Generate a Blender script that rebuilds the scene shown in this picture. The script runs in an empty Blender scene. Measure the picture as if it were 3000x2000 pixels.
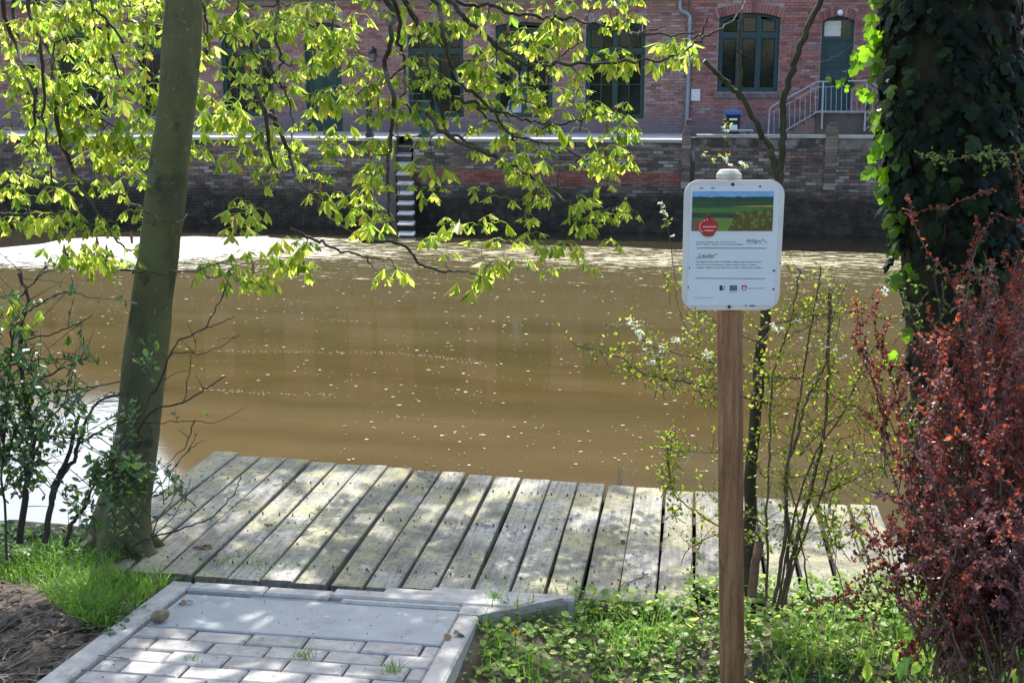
import bpy, math, random
from mathutils import Vector, Matrix, noise
rnd = random.Random(7)
R = math.radians
SC = bpy.context.scene
COL = SC.collection
# ---------------------------------------------------------------- camera, sky, sun, exposure
F, PITCH, YAW, EYE = 3550.0, R(11.77), R(8.5), 3.3      # eye height above the canal water
cam = bpy.data.objects.new('camera', bpy.data.cameras.new('camera'))
COL.objects.link(cam)
cam.location = (0, 0, EYE)
cam.rotation_euler = (R(90) - PITCH, 0, YAW)
cam.data.sensor_width = 36
cam.data.lens = 36 * F / 3000
cam.data.clip_start = 0.05
cam.data.clip_end = 600
SC.camera = cam
SUN_EL, SUN_AZ = R(52), R(-9)                            # azimuth from +Y, negative to the left
sun_dir = Vector((math.sin(SUN_AZ) * math.cos(SUN_EL), math.cos(SUN_AZ) * math.cos(SUN_EL), math.sin(SUN_EL)))
w = bpy.data.worlds.new('World'); SC.world = w; w.use_nodes = True
wn = w.node_tree.nodes; wn.clear()
sky = wn.new('ShaderNodeTexSky'); sky.sky_type = 'NISHITA'; sky.sun_disc = False
sky.sun_elevation = SUN_EL; sky.sun_rotation = SUN_AZ
sky.air_density = 1.3; sky.dust_density = 3.0; sky.ozone_density = 1.0
bg = wn.new('ShaderNodeBackground'); bg.inputs[1].default_value = 0.15
wo = wn.new('ShaderNodeOutputWorld')
w.node_tree.links.new(sky.outputs[0], bg.inputs[0]); w.node_tree.links.new(bg.outputs[0], wo.inputs[0])
sl = bpy.data.lights.new('sun', 'SUN'); sl.energy = 3.3; sl.angle = R(0.53); sl.color = (1, .95, .86)
so = bpy.data.objects.new('sun', sl); COL.objects.link(so)
so.rotation_euler = (-sun_dir).to_track_quat('-Z', 'Y').to_euler(); so.location = (-6, 20, 30)
SC.view_settings.view_transform = 'Standard'; SC.view_settings.look = 'None'
SC.view_settings.exposure = 1.36; SC.view_settings.gamma = 1; SC.view_settings.use_curve_mapping = False
SC.render.engine = 'CYCLES'
SC.cycles.max_bounces = 8; SC.cycles.transparent_max_bounces = 8
SC.cycles.caustics_reflective = False; SC.cycles.caustics_refractive = False
SC.cycles.sample_clamp_indirect = 6

# ---------------------------------------------------------------- picture measurements -> places in the world
def ray(x, y):
    a, b = (x - 1500) / F, (1000 - y) / F
    fy = math.cos(PITCH) + b * math.sin(PITCH); z = -math.sin(PITCH) + b * math.cos(PITCH)
    return Vector((a * math.cos(YAW) - fy * math.sin(YAW), a * math.sin(YAW) + fy * math.cos(YAW), z))
E0 = Vector((0, 0, EYE))
def pt(x, y, d): return E0 + ray(x, y) * d
def pz(x, y, z):
    r = ray(x, y); return E0 + r * ((z - EYE) / r.z)
def py(x, y, Y):
    r = ray(x, y); return E0 + r * (Y / r.y)
def proj(p):
    q = Vector(p) - E0
    X = q.x * math.cos(YAW) + q.y * math.sin(YAW); f = -q.x * math.sin(YAW) + q.y * math.cos(YAW)
    d = f * math.cos(PITCH) - q.z * math.sin(PITCH); u = f * math.sin(PITCH) + q.z * math.cos(PITCH)
    return 1500 + F * X / d, 1000 - F * u / d, d
SLOPE = .0845
def zpath(Y): return 1.47 - SLOPE * (max(Y, -1.0) - 3.69)
def sstep(a, b, x):
    t = min(1, max(0, (x - a) / (b - a))); return t * t * (3 - 2 * t)
def bank(X):
    n = noise.noise(Vector((X * .9, 3.1, 0))) * .12
    if X < -2.6: return 4.95 + n * .6
    if X < .95: return 4.95 - sstep(-2.6, -2.2, X) * .33 + sstep(.5, .95, X) * .2 + n * .3
    return 4.9 + n
def gz(X, Y):
    z = zpath(Y)
    left = 1 - sstep(-2.0, -1.9, X); right = sstep(-.74, -.69, X)
    z -= .035 * left + right * (.21 + .12 * (1 - sstep(3.5, 3.95, Y)) - .16 * sstep(3.85, 4.3, Y)) * (.38 + .62 * sstep(-.66, -.25, X))
    far = (1 - sstep(-1.94, -1.5, X)) * 0 + sstep(4.15, 4.22, Y) * (1 - left) * (1 - right) * .09
    z -= far
    z += left * .05 * noise.noise(Vector((X * 1.7, Y * 1.7, 0))) + right * .05 * noise.noise(Vector((X * 1.9, Y * 1.9, 5)))
    z += (left + right) * .018 * noise.noise(Vector((X * 9, Y * 9, 2)))
    e = Y - bank(X)
    if e > 0: z -= min(3.0, e * 3.2)
    if Y > 4.18 and X > -2.3: z = min(z, 1.295)
    return max(z, -1.5)
def pg(x, y):
    r = ray(x, y); t = 4.0 / max(r.y, .05)
    for _ in range(12):
        p = E0 + r * t
        t += (gz(p.x, p.y) - p.z) / (r.z - (-SLOPE) * r.y)
    return E0 + r * t
def inpoly(x, y, P):
    c = False; j = len(P) - 1
    for i in range(len(P)):
        if (P[i][1] > y) != (P[j][1] > y) and x < (P[j][0] - P[i][0]) * (y - P[i][1]) / (P[j][1] - P[i][1]) + P[i][0]: c = not c
        j = i
    return c
def inbox(P):
    xs = [p[0] for p in P]; ys = [p[1] for p in P]
    while True:
        x, y = rnd.uniform(min(xs), max(xs)), rnd.uniform(min(ys), max(ys))
        if inpoly(x, y, P): return x, y

# ---------------------------------------------------------------- mesh helpers
WL = {}
class MB:
    def __init__(s): s.v = []; s.f = []; s.m = []
    def add(s, vs, fs, m=0):
        o = len(s.v); s.v.extend([tuple(v) for v in vs])
        for f in fs: s.f.append([i + o for i in f]); s.m.append(m)
    def box(s, x0, x1, y0, y1, z0, z1, m=0, open_back=False):
        vs = [(x0, y0, z0), (x1, y0, z0), (x1, y1, z0), (x0, y1, z0), (x0, y0, z1), (x1, y0, z1), (x1, y1, z1), (x0, y1, z1)]
        fs = [(0, 1, 5, 4), (1, 2, 6, 5), (3, 0, 4, 7), (4, 5, 6, 7), (0, 3, 2, 1)]
        if not open_back: fs.append((2, 3, 7, 6))
        s.add(vs, fs, m)
    def cbox(s, x0, x1, y0, y1, z0, z1, c=.004, m=0):      # box with a chamfered top
        vs = [(x0, y0, z0), (x1, y0, z0), (x1, y1, z0), (x0, y1, z0), (x0, y0, z1 - c), (x1, y0, z1 - c), (x1, y1, z1 - c), (x0, y1, z1 - c),
              (x0 + c, y0 + c, z1), (x1 - c, y0 + c, z1), (x1 - c, y1 - c, z1), (x0 + c, y1 - c, z1)]
        fs = [(0, 1, 5, 4), (1, 2, 6, 5), (2, 3, 7, 6), (3, 0, 4, 7), (4, 5, 9, 8), (5, 6, 10, 9), (6, 7, 11, 10), (7, 4, 8, 11), (8, 9, 10, 11), (0, 3, 2, 1)]
        s.add(vs, fs, m)
    def prism(s, poly, z0, z1, m=0):                        # footprint polygon, counter-clockwise, z0/z1 numbers or functions of (x, y)
        n = len(poly)
        a = [(x, y, z0(x, y) if callable(z0) else z0) for x, y in poly]
        b = [(x, y, z1(x, y) if callable(z1) else z1) for x, y in poly]
        s.add(a + b, [tuple(range(n, 2 * n)), tuple(range(n - 1, -1, -1))] + [(i, (i + 1) % n, n + (i + 1) % n, n + i) for i in range(n)], m)
    def tube(s, pts, rad, n=6, m=0, cap=True):
        pts = [Vector(p) for p in pts]; N = len(pts)
        rr = rad if isinstance(rad, (list, tuple)) else [rad] * N
        t = (pts[1] - pts[0]).normalized()
        a = t.orthogonal().normalized(); vs = []
        for i in range(N):
            tt = (pts[min(i + 1, N - 1)] - pts[max(i - 1, 0)])
            tt = tt.normalized() if tt.length > 1e-9 else t
            a = (a - tt * a.dot(tt)); a = a.normalized() if a.length > 1e-6 else tt.orthogonal().normalized()
            b = tt.cross(a); t = tt
            for k in range(n):
                g = 2 * math.pi * k / n
                vs.append(pts[i] + (a * math.cos(g) + b * math.sin(g)) * rr[i])
        fs = [(i * n + k, i * n + (k + 1) % n, (i + 1) * n + (k + 1) % n, (i + 1) * n + k) for i in range(N - 1) for k in range(n)]
        if cap: fs += [tuple(range(n - 1, -1, -1)), tuple(range((N - 1) * n, N * n))]
        s.add(vs, fs, m)
    def merge(s, vs, fs, M, m=0): s.add([M @ Vector(v) for v in vs], fs, m)
    def mesh(s, name, mats, smooth=False):
        me = bpy.data.meshes.new(name); me.from_pydata(s.v, [], s.f)
        for k in (mats if isinstance(mats, (list, tuple)) else [mats]): me.materials.append(k)
        if any(s.m): me.polygons.foreach_set('material_index', s.m)
        if smooth: me.polygons.foreach_set('use_smooth', [True] * len(s.f))
        me.update(); return me
    def build(s, name, mats, parent=None, smooth=False, **tags):
        return place(name, s.mesh(name, mats, smooth), parent, **tags)
def place(name, me, parent=None, loc=None, rot=None, **tags):
    o = bpy.data.objects.new(name, me); COL.objects.link(o)
    if loc is not None: o.location = loc
    if rot is not None: o.rotation_euler = rot
    adopt(o, parent)
    for k, v in tags.items():
        if v: o[k] = v
    return o
def adopt(o, parent):
    if parent is not None:
        o.parent = parent; o.matrix_parent_inverse = Matrix.Translation(-WL.get(parent.name, Vector((0, 0, 0))))
def thing(name, loc, label, category, group=None):
    o = bpy.data.objects.new(name, None); COL.objects.link(o); o.location = loc; o.empty_display_size = .1
    WL[o.name] = Vector(loc); o['label'] = label; o['category'] = category
    if group: o['group'] = group
    return o
def smooth_line(pts, k=6, jit=0.0):
    P = [Vector(p) for p in pts]; P = [P[0] * 2 - P[1]] + P + [P[-1] * 2 - P[-2]]; out = []
    for i in range(1, len(P) - 2):
        a, b, c, d = P[i - 1:i + 3]
        for j in range(k):
            t = j / k
            out.append(.5 * (2 * b + (c - a) * t + (2 * a - 5 * b + 4 * c - d) * t * t + (3 * b - a - 3 * c + d) * t ** 3))
    out.append(P[-2])
    if jit:
        for q in out[1:-1]: q += Vector((rnd.gauss(0, jit), rnd.gauss(0, jit), rnd.gauss(0, jit)))
    return out

# ---------------------------------------------------------------- materials
def new_mat(name):
    m = bpy.data.materials.new(name); m.use_nodes = True; m.node_tree.nodes.clear(); return m, m.node_tree.nodes, m.node_tree.links
def rand_node(n, l):
    g = n.new('ShaderNodeNewGeometry'); o = n.new('ShaderNodeObjectInfo')
    a = n.new('ShaderNodeMath'); a.operation = 'ADD'; l.new(g.outputs['Random Per Island'], a.inputs[0]); l.new(o.outputs['Random'], a.inputs[1])
    f = n.new('ShaderNodeMath'); f.operation = 'FRACT'; l.new(a.outputs[0], f.inputs[0]); return f.outputs[0]
def ramp(n, l, src, stops):
    r = n.new('ShaderNodeValToRGB'); e = r.color_ramp.elements
    while len(e) < len(stops): e.new(.5)
    for k, (p, c) in zip(e, stops): k.position = p; k.color = (*c, 1) if len(c) == 3 else c
    l.new(src, r.inputs[0]); return r.outputs[0]
def pos_node(n, l, stretch=(1, 1, 1)):
    g = n.new('ShaderNodeNewGeometry'); mp = n.new('ShaderNodeMapping'); mp.inputs['Scale'].default_value = stretch
    l.new(g.outputs['Position'], mp.inputs[0]); return mp.outputs[0]
def noise_node(n, l, vec, scale, detail=5, rough=.6):
    t = n.new('ShaderNodeTexNoise'); t.inputs['Scale'].default_value = scale; t.inputs['Detail'].default_value = detail
    t.inputs['Roughness'].default_value = rough; l.new(vec, t.inputs['Vector']); return t.outputs[0]
def mixc(n, l, fac, a, b, mode='MIX'):
    x = n.new('ShaderNodeMix'); x.data_type = 'RGBA'; x.blend_type = mode
    for s, i in ((fac, 0), (a, 6), (b, 7)):
        if hasattr(s, 'is_linked'): l.new(s, x.inputs[i])
        elif i == 0: x.inputs[0].default_value = s
        else: x.inputs[i].default_value = (*s, 1)
    return x.outputs[2]
def grey(k): return (k, k, k)
def pbr(name, c1, c2=None, scale=6., rough=.75, bump=0., bscale=40., jit=0., spec=.3, stretch=(1, 1, 1), spots=None, metal=0., lo=.35, hi=.65, grain=0.):
    """colour noise between c1 and c2, optional spots [(colour, scale, threshold, amount)], per-piece brightness, bump"""
    m, n, l = new_mat(name)
    b = n.new('ShaderNodeBsdfPrincipled'); o = n.new('ShaderNodeOutputMaterial'); l.new(b.outputs[0], o.inputs[0])
    b.inputs['Roughness'].default_value = rough; b.inputs['Specular IOR Level'].default_value = spec; b.inputs['Metallic'].default_value = metal
    v = pos_node(n, l, stretch); v1 = pos_node(n, l)
    c = ramp(n, l, noise_node(n, l, v, scale), [(lo, c1), (hi, c2 or c1)])
    for (sc, ss, th, am) in (spots or []):
        k = ramp(n, l, noise_node(n, l, v1, ss, 6, .65), [(th, grey(0)), (min(1, th + .07), grey(am))])
        c = mixc(n, l, k, c, sc)
    if grain:
        gn = ramp(n, l, noise_node(n, l, v, scale * 9, 4, .7), [(.3, grey(1 - grain)), (.7, grey(1 + grain * .0))])
        c = mixc(n, l, 1., c, gn, 'MULTIPLY')
    if jit:
        rn = ramp(n, l, rand_node(n, l), [(0, grey(1 - jit)), (1, grey(1.0))])
        c = mixc(n, l, 1., c, rn, 'MULTIPLY')
    l.new(c, b.inputs['Base Color'])
    if bump:
        bp = n.new('ShaderNodeBump'); bp.inputs['Strength'].default_value = bump; bp.inputs['Distance'].default_value = .01
        l.new(noise_node(n, l, v, bscale, 6, .7), bp.inputs['Height']); l.new(bp.outputs[0], b.inputs['Normal'])
    return m
def leafmat(name, stops, trans=.5, rough=.45, spec=.35, tmul=1.6):
    """leaf blades: colour picked per blade, light passes through"""
    m, n, l = new_mat(name)
    b = n.new('ShaderNodeBsdfPrincipled'); b.inputs['Roughness'].default_value = rough; b.inputs['Specular IOR Level'].default_value = spec
    t = n.new('ShaderNodeBsdfTranslucent'); mx = n.new('ShaderNodeMixShader'); o = n.new('ShaderNodeOutputMaterial')
    c = ramp(n, l, rand_node(n, l), stops)
    v = pos_node(n, l); k = ramp(n, l, noise_node(n, l, v, 60, 3), [(.3, grey(.8)), (.7, grey(1.1))])
    c = mixc(n, l, 1., c, k, 'MULTIPLY')
    tc = mixc(n, l, 1., c, (tmul, tmul * 1.08, tmul * .75), 'MULTIPLY')
    l.new(c, b.inputs['Base Color']); l.new(tc, t.inputs[0]); mx.inputs[0].default_value = trans
    l.new(b.outputs[0], mx.inputs[1]); l.new(t.outputs[0], mx.inputs[2]); l.new(mx.outputs[0], o.inputs[0]); return m

BRICK_STOPS = [(0, (.25, .125, .11)), (.3, (.35, .19, .165)), (.6, (.42, .24, .21)), (.82, (.34, .205, .20)), (.93, (.44, .35, .35)), (1, (.24, .165, .19))]
def brickmat(name, stops, damp_z=None, damp=(.20, .15, .19), dark_z=None, dark=(.03, .028, .026), mosscol=None):
    m, n, l = new_mat(name)
    b = n.new('ShaderNodeBsdfPrincipled'); o = n.new('ShaderNodeOutputMaterial'); l.new(b.outputs[0], o.inputs[0]); b.inputs['Roughness'].default_value = .9
    b.inputs['Specular IOR Level'].default_value = .15
    c = ramp(n, l, rand_node(n, l), stops)
    v = pos_node(n, l)
    c = mixc(n, l, 1., c, ramp(n, l, noise_node(n, l, v, 3.0, 6), [(.3, grey(.75)), (.7, grey(1.1))]), 'MULTIPLY')
    g = n.new('ShaderNodeNewGeometry'); s = n.new('ShaderNodeSeparateXYZ'); l.new(g.outputs['Position'], s.inputs[0])
    def zmask(z0, z1, amp):
        nz = noise_node(n, l, v, 1.3, 5); a = n.new('ShaderNodeMath'); a.operation = 'MULTIPLY_ADD'; l.new(nz, a.inputs[0]); a.inputs[1].default_value = amp; l.new(s.outputs[2], a.inputs[2])
        mr = n.new('ShaderNodeMapRange'); mr.clamp = True; l.new(a.outputs[0], mr.inputs[0]); mr.inputs[1].default_value = z1 + amp / 2; mr.inputs[2].default_value = z0 + amp / 2
        return mr.outputs[0]
    if damp_z: c = mixc(n, l, zmask(damp_z[0], damp_z[1], .9), c, damp)
    if dark_z: c = mixc(n, l, zmask(dark_z[0], dark_z[1], .7), c, ramp(n, l, noise_node(n, l, v, 4.5, 6, .75), [(.35, tuple(q * .6 for q in dark)), (.55, tuple(q * 1.4 for q in dark)), (.70, tuple(q * 3.2 for q in dark))]))
    if mosscol:
        k = ramp(n, l, noise_node(n, l, v, 2.2, 6, .7), [(.55, grey(0)), (.68, grey(.7))]); c = mixc(n, l, k, c, mosscol)
    l.new(c, b.inputs['Base Color'])
    bp = n.new('ShaderNodeBump'); bp.inputs['Strength'].default_value = .4; bp.inputs['Distance'].default_value = .01
    l.new(noise_node(n, l, v, 60, 5, .7), bp.inputs['Height']); l.new(bp.outputs[0], b.inputs['Normal'])
    return m
M = {}
M['soil'] = pbr('soil', (.05, .038, .028), (.115, .093, .075), 7, .95, .9, 30, spots=[((.03, .024, .018), 9, .58, .8), ((.24, .20, .17), 22, .62, .6)])
M['brick'] = brickmat('red_brick', BRICK_STOPS, damp_z=(2.2, 3.0), damp=(.20, .155, .18))
M['brick2'] = brickmat('dark_red_brick', [(0, (.23, .095, .085)), (.4, (.33, .15, .135)), (.8, (.39, .19, .175)), (.95, (.26, .17, .19)), (1, (.39, .31, .31))], damp_z=(2.2, 2.9), damp=(.17, .14, .17))
M['quaybrick'] = brickmat('weathered_quay_brick', [(0, (.09, .075, .065)), (.4, (.15, .12, .105)), (.7, (.21, .18, .155)), (.82, (.25, .13, .10)), (.92, (.30, .27, .28)), (1, (.36, .33, .33))], dark_z=(.75, 1.15), dark=(.035, .03, .026), mosscol=(.06, .06, .04))
M['quayred'] = brickmat('red_quay_brick', [(0, (.20, .07, .055)), (.6, (.28, .11, .085)), (1, (.22, .13, .11))], dark_z=(.75, 1.0), dark=(.035, .03, .026))
M['mortar'] = pbr('mortar', (.30, .25, .23), (.40, .36, .34), 5, .95)
M['quaymortar'] = pbr('quay_mortar', (.10, .09, .08), (.26, .24, .22), 2.2, .95, spots=[((.03, .027, .024), 1.2, .5, .8)])
M['concrete'] = pbr('concrete', (.30, .295, .29), (.42, .41, .40), 14, .85, .25, 120, .12, spots=[((.17, .17, .15), 22, .58, .6), ((.55, .54, .51), 9, .64, .5), ((.13, .13, .10), 4, .60, .45)])
M['paver'] = pbr('concrete_paver', (.27, .265, .265), (.40, .385, .375), 18, .85, .3, 150, .22, spots=[((.52, .51, .48), 16, .63, .6), ((.14, .13, .11), 26, .60, .6), ((.15, .15, .11), 5, .60, .4)])
M['slab'] = pbr('cement_slab', (.255, .275, .295), (.31, .325, .34), 9, .85, .15, 160, spots=[((.62, .62, .60), 15, .64, .75), ((.17, .16, .14), 34, .66, .6), ((.19, .19, .17), 5, .58, .45)])
M['coping'] = pbr('coping_stone', (.34, .33, .31), (.46, .45, .42), 4, .9, .3, 40, .2)
M['green'] = pbr('dark_green_paint', (.012, .045, .036), (.018, .06, .048), 8, .45, spec=.4)
M['teal'] = pbr('dark_teal_paint', (.012, .042, .052), (.018, .055, .066), 8, .45, spec=.4)
M['glass'] = pbr('window_glass', (.008, .010, .010), (.016, .02, .018), 3, .03, .10, 3, spec=.5)
M['blind'] = pbr('white_blind', (.62, .60, .58), (.68, .66, .62), 8, .9)
M['curtain'] = pbr('net_curtain', (.42, .45, .46), (.55, .57, .57), 8, .9)
M['zinc'] = pbr('zinc_pipe', (.22, .25, .30), (.30, .33, .38), 5, .5, spec=.5, metal=.3)
M['steel'] = pbr('galvanised_steel', (.34, .36, .40), (.44, .46, .50), 9, .45, spec=.5, metal=.4)
M['black'] = pbr('black_iron', (.012, .012, .013), (.02, .02, .022), 9, .5, spec=.4)
M['white'] = pbr('white_plastic', (.68, .68, .66), (.74, .74, .72), 4, .5)
M['binblue'] = pbr('blue_plastic', (.03, .10, .36), (.04, .13, .42), 6, .4, spec=.45)
M['bindark'] = pbr('dark_blue_plastic', (.015, .017, .035), (.022, .025, .05), 6, .45, spec=.4)
M['roof'] = pbr('roof_sheet', (.10, .07, .06), (.14, .10, .085), 3, .85)
M['tile'] = pbr('clay_tile', (.16, .07, .045), (.24, .11, .07), 3, .85, .4, 20, .25)
M['lamp'] = pbr('lamp_glass', (.75, .80, .90), (.8, .85, .95), 3, .2)

# ================================================================ SETTING
# ---- near bank: one sheet, fine where the camera looks
def axis(lo, hi, fine0, fine1, step, big):
    a = []; x = lo
    while x < fine0: a.append(x); x += big
    x = fine0
    while x < fine1: a.append(x); x += step
    while x <= hi: a.append(x); x += big
    return a
gxs = axis(-60, 60, -6, 4, .07, 3.0); gys = axis(-60, 8.4, 1.5, 6.6, .06, 1.2)
mb = MB(); nx = len(gxs)
for Y in gys:
    for X in gxs: mb.v.append((X, Y, gz(X, Y) - (.06 if -1.86 < X < -.78 and Y < 4.1 else 0)))
for j in range(len(gys) - 1):
    for i in range(nx - 1): mb.f.append([j * nx + i, j * nx + i + 1, (j + 1) * nx + i + 1, (j + 1) * nx + i]); mb.m.append(0)
mb.build('ground', M['soil'], smooth=True, kind='structure')

# ---- water: clear water sheet, pollen film floating on it
def water_mat():
    m, n, l = new_mat('clear_water')
    b = n.new('ShaderNodeBsdfPrincipled'); o = n.new('ShaderNodeOutputMaterial'); l.new(b.outputs[0], o.inputs[0])
    b.inputs['Base Color'].default_value = (.035, .03, .018, 1); b.inputs['Roughness'].default_value = .03
    b.inputs['IOR'].default_value = 2.2; b.inputs['Specular IOR Level'].default_value = 1.0
    v = pos_node(n, l, (1, 2.2, 1)); bp = n.new('ShaderNodeBump'); bp.inputs['Strength'].default_value = .12; bp.inputs['Distance'].default_value = .02
    l.new(noise_node(n, l, v, 2.5, 3), bp.inputs['Height']); l.new(bp.outputs[0], b.inputs['Normal']); return m
def film_mat():
    m, n, l = new_mat('pollen_film')
    b = n.new('ShaderNodeBsdfDiffuse'); gl = n.new('ShaderNodeBsdfGlossy'); gl.inputs['Roughness'].default_value = .07; mx = n.new('ShaderNodeMixShader'); mx.inputs[0].default_value = .30
    o = n.new('ShaderNodeOutputMaterial'); l.new(b.outputs[0], mx.inputs[1]); l.new(gl.outputs[0], mx.inputs[2]); l.new(mx.outputs[0], o.inputs[0])
    v = pos_node(n, l, (.35, 1.3, 1)); v2 = pos_node(n, l, (.9, 3.4, 1)); v0 = pos_node(n, l)
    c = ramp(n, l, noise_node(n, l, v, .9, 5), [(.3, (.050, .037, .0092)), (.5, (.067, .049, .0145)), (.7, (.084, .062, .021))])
    g = n.new('ShaderNodeNewGeometry'); s = n.new('ShaderNodeSeparateXYZ'); l.new(g.outputs['Position'], s.inputs[0])
    def far(a, bb, i=1):
        mr = n.new('ShaderNodeMapRange'); mr.clamp = True; l.new(s.outputs[i], mr.inputs[0]); mr.inputs[1].default_value = a; mr.inputs[2].default_value = bb; return mr.outputs[0]
    def math_(op, a, bb):
        x = n.new('ShaderNodeMath'); x.operation = op; x.use_clamp = True
        for i, q in enumerate((a, bb)):
            if hasattr(q, 'is_linked'): l.new(q, x.inputs[i])
            else: x.inputs[i].default_value = q
        return x.outputs[0]
    # greener and paler towards the far wall, then drifts of white petals and pollen
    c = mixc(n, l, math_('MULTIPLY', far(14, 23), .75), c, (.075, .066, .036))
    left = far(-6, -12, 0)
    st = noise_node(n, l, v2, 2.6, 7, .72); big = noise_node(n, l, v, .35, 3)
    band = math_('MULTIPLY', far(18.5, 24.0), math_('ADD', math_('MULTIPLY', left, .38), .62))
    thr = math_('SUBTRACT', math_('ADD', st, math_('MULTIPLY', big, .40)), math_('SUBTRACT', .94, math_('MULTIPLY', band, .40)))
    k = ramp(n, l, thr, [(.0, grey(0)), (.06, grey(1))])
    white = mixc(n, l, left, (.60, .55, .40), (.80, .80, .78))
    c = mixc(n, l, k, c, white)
    l.new(c, b.inputs['Color'])
    bp = n.new('ShaderNodeBump'); bp.inputs['Strength'].default_value = .02; bp.inputs['Distance'].default_value = .02
    l.new(noise_node(n, l, v2, 5, 4), bp.inputs['Height']); l.new(bp.outputs[0], b.inputs['Normal']); l.new(bp.outputs[0], gl.inputs['Normal']); return m
mb = MB(); mb.add([(-60, 2, 0), (60, 2, 0), (60, 28.7, 0), (-60, 28.7, 0)], [(0, 1, 2, 3)])
mb.build('canal_water', water_mat(), kind='structure')
notch = [(-9.5, 2.5), (-9.5, 7.6), (-7.4, 8.6), (-6.26, 9.92), (-6.31, 10.85), (-6.33, 11.7), (-6.35, 12.3), (-6.05, 12.1), (-5.6, 11.2), (-5.1, 10.4), (-4.7, 9.9), (-4.3, 9.33), (-3.9, 8.6), (-3.6, 7.6), (-3.5, 2.5)]
farpx = [(3600, 752), (3000, 748), (2600, 742), (2000, 730), (1500, 716), (1000, 700), (700, 695), (450, 693), (250, 694), (100, 716), (-100, 738), (-700, 740)]
far = [pz(x, y, 0) for x, y in farpx]
out = [(60, 2.5), (60, far[0].y)] + [(p.x, p.y) for p in far] + [(-60, far[-1].y), (-60, 2.5)] + notch
film = []
for i, a in enumerate(out):
    b = out[(i + 1) % len(out)]; L = math.dist(a, b)
    k = max(1, min(60, int(L / .12))) if (-13 < a[0] < 12 and L < 12) else max(1, min(400, int(L / .5)))
    for j in range(k):
        t = j / k; x, y = a[0] + (b[0] - a[0]) * t, a[1] + (b[1] - a[1]) * t
        amp = .05 if y < 14 else .45
        film.append((x + amp * noise.noise(Vector((x * 2.3, y * 2.3, 1))), y + amp * noise.noise(Vector((x * 1.3 + 9, y * 2.3, 4))) if 2.6 < y else y))
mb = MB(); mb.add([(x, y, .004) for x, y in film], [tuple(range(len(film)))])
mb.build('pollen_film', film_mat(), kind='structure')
# floating petals and foam flecks
M['petal'] = pbr('petal', (.30, .27, .20), (.52, .49, .41), 3, .8, jit=.5)
mb = MB()
def fleck(x, y, s):
    k = rnd.choice((4, 5, 6)); a0 = rnd.random() * 6
    mb.add([(x + s * math.cos(a0 + i * 6.283 / k) * rnd.uniform(.6, 1.3) * 1.3, y + s * math.sin(a0 + i * 6.283 / k) * rnd.uniform(.6, 1.2), .008 + rnd.random() * .004) for i in range(k)], [tuple(range(k))])
for _ in range(4600):
    px, py_ = rnd.uniform(-200, 3200), 745 + 640 * rnd.random() ** 1.7
    p = pz(px, py_, 0)
    if -6.5 < p.x < -3.4 and p.y < 12.8: continue
    if noise.noise(Vector((p.x * .55, p.y * .8, 9))) < -.12 and rnd.random() < .8: continue
    fleck(p.x, p.y, rnd.choice((.003, .004, .005, .006, .008, .010, .017)) * (.22 + p.y / 15))
for line in ([(280, 912), (560, 925), (830, 933), (1090, 945)], [(640, 1030), (860, 1033), (1130, 1036), (1300, 1050), (1430, 1066), (1560, 1058)], [(500, 1130), (700, 1150), (980, 1160)], [(1280, 950), (1420, 948), (1560, 952), (1760, 950), (1900, 957)], [(1640, 1050), (1850, 1040), (2000, 1046)]):
    L = smooth_line([pz(x, y, 0) for x, y in line], 30)
    for p in L:
        for _ in range(3 if noise.noise(Vector((p.x * .9, p.y, 5))) > -.05 else 0): fleck(p.x + rnd.gauss(0, .10), p.y + rnd.gauss(0, .05), rnd.uniform(.003, .008))
mb.build('floating_petals', M['petal'], kind='stuff')

# ---- far bank terrace
TZ, TZR, WY, FY = 2.14, 1.75, 28.5, 33.0
xs0, xs1 = py(1163, 500, WY).x, py(1211, 500, WY).x
xpil = py(2022, 400, WY).x
mb = MB()
mb.box(-60, xs0, WY + .3, 34, -1, TZ - .006); mb.box(xs1, xpil, WY + .3, 34, -1, TZ - .006); mb.box(xs0, xs1, WY + .76, 34, -1, TZ - .006)
mb.box(xpil, 60, WY + .3, 34, -1, TZR)
mb.box(-60, 60, 34, 90, -1, TZR)
mb.build('terrace', pbr('terrace_paving', (.36, .34, .33), (.46, .44, .43), 3, .9), kind='structure')

def wall_holes(mb, x0, x1, z0, z1, yf, yb, holes, m=0):
    xs = sorted({x0, x1, *[min(max(v, x0), x1) for h in holes for v in h[:2]]}); zs = sorted({z0, z1, *[min(max(v, z0), z1) for h in holes for v in h[2:4]]})
    for i in range(len(xs) - 1):
        for j in range(len(zs) - 1):
            cx, cz = (xs[i] + xs[i + 1]) / 2, (zs[j] + zs[j + 1]) / 2
            if any(h[0] < cx < h[1] and h[2] < cz < h[3] for h in holes): continue
            mb.add([(xs[i], yf, zs[j]), (xs[i + 1], yf, zs[j]), (xs[i + 1], yf, zs[j + 1]), (xs[i], yf, zs[j + 1])], [(0, 1, 2, 3)], m)
    for h in holes:
        a, b, c, d = h[:4]
        mb.add([(a, yf, c), (b, yf, c), (b, yf, d), (a, yf, d), (a, yb, c), (b, yb, c), (b, yb, d), (a, yb, d)], [(0, 4, 5, 1), (1, 5, 6, 2), (2, 6, 7, 3), (3, 7, 4, 0)], m)
    mb.add([(x0, yf, z0), (x0, yf, z1), (x0, yf + .4, z1), (x0, yf + .4, z0), (x1, yf, z0), (x1, yf, z1), (x1, yf + .4, z1), (x1, yf + .4, z0)], [(0, 1, 2, 3), (4, 7, 6, 5), (1, 5, 6, 2)], m)
BRK = []
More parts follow.
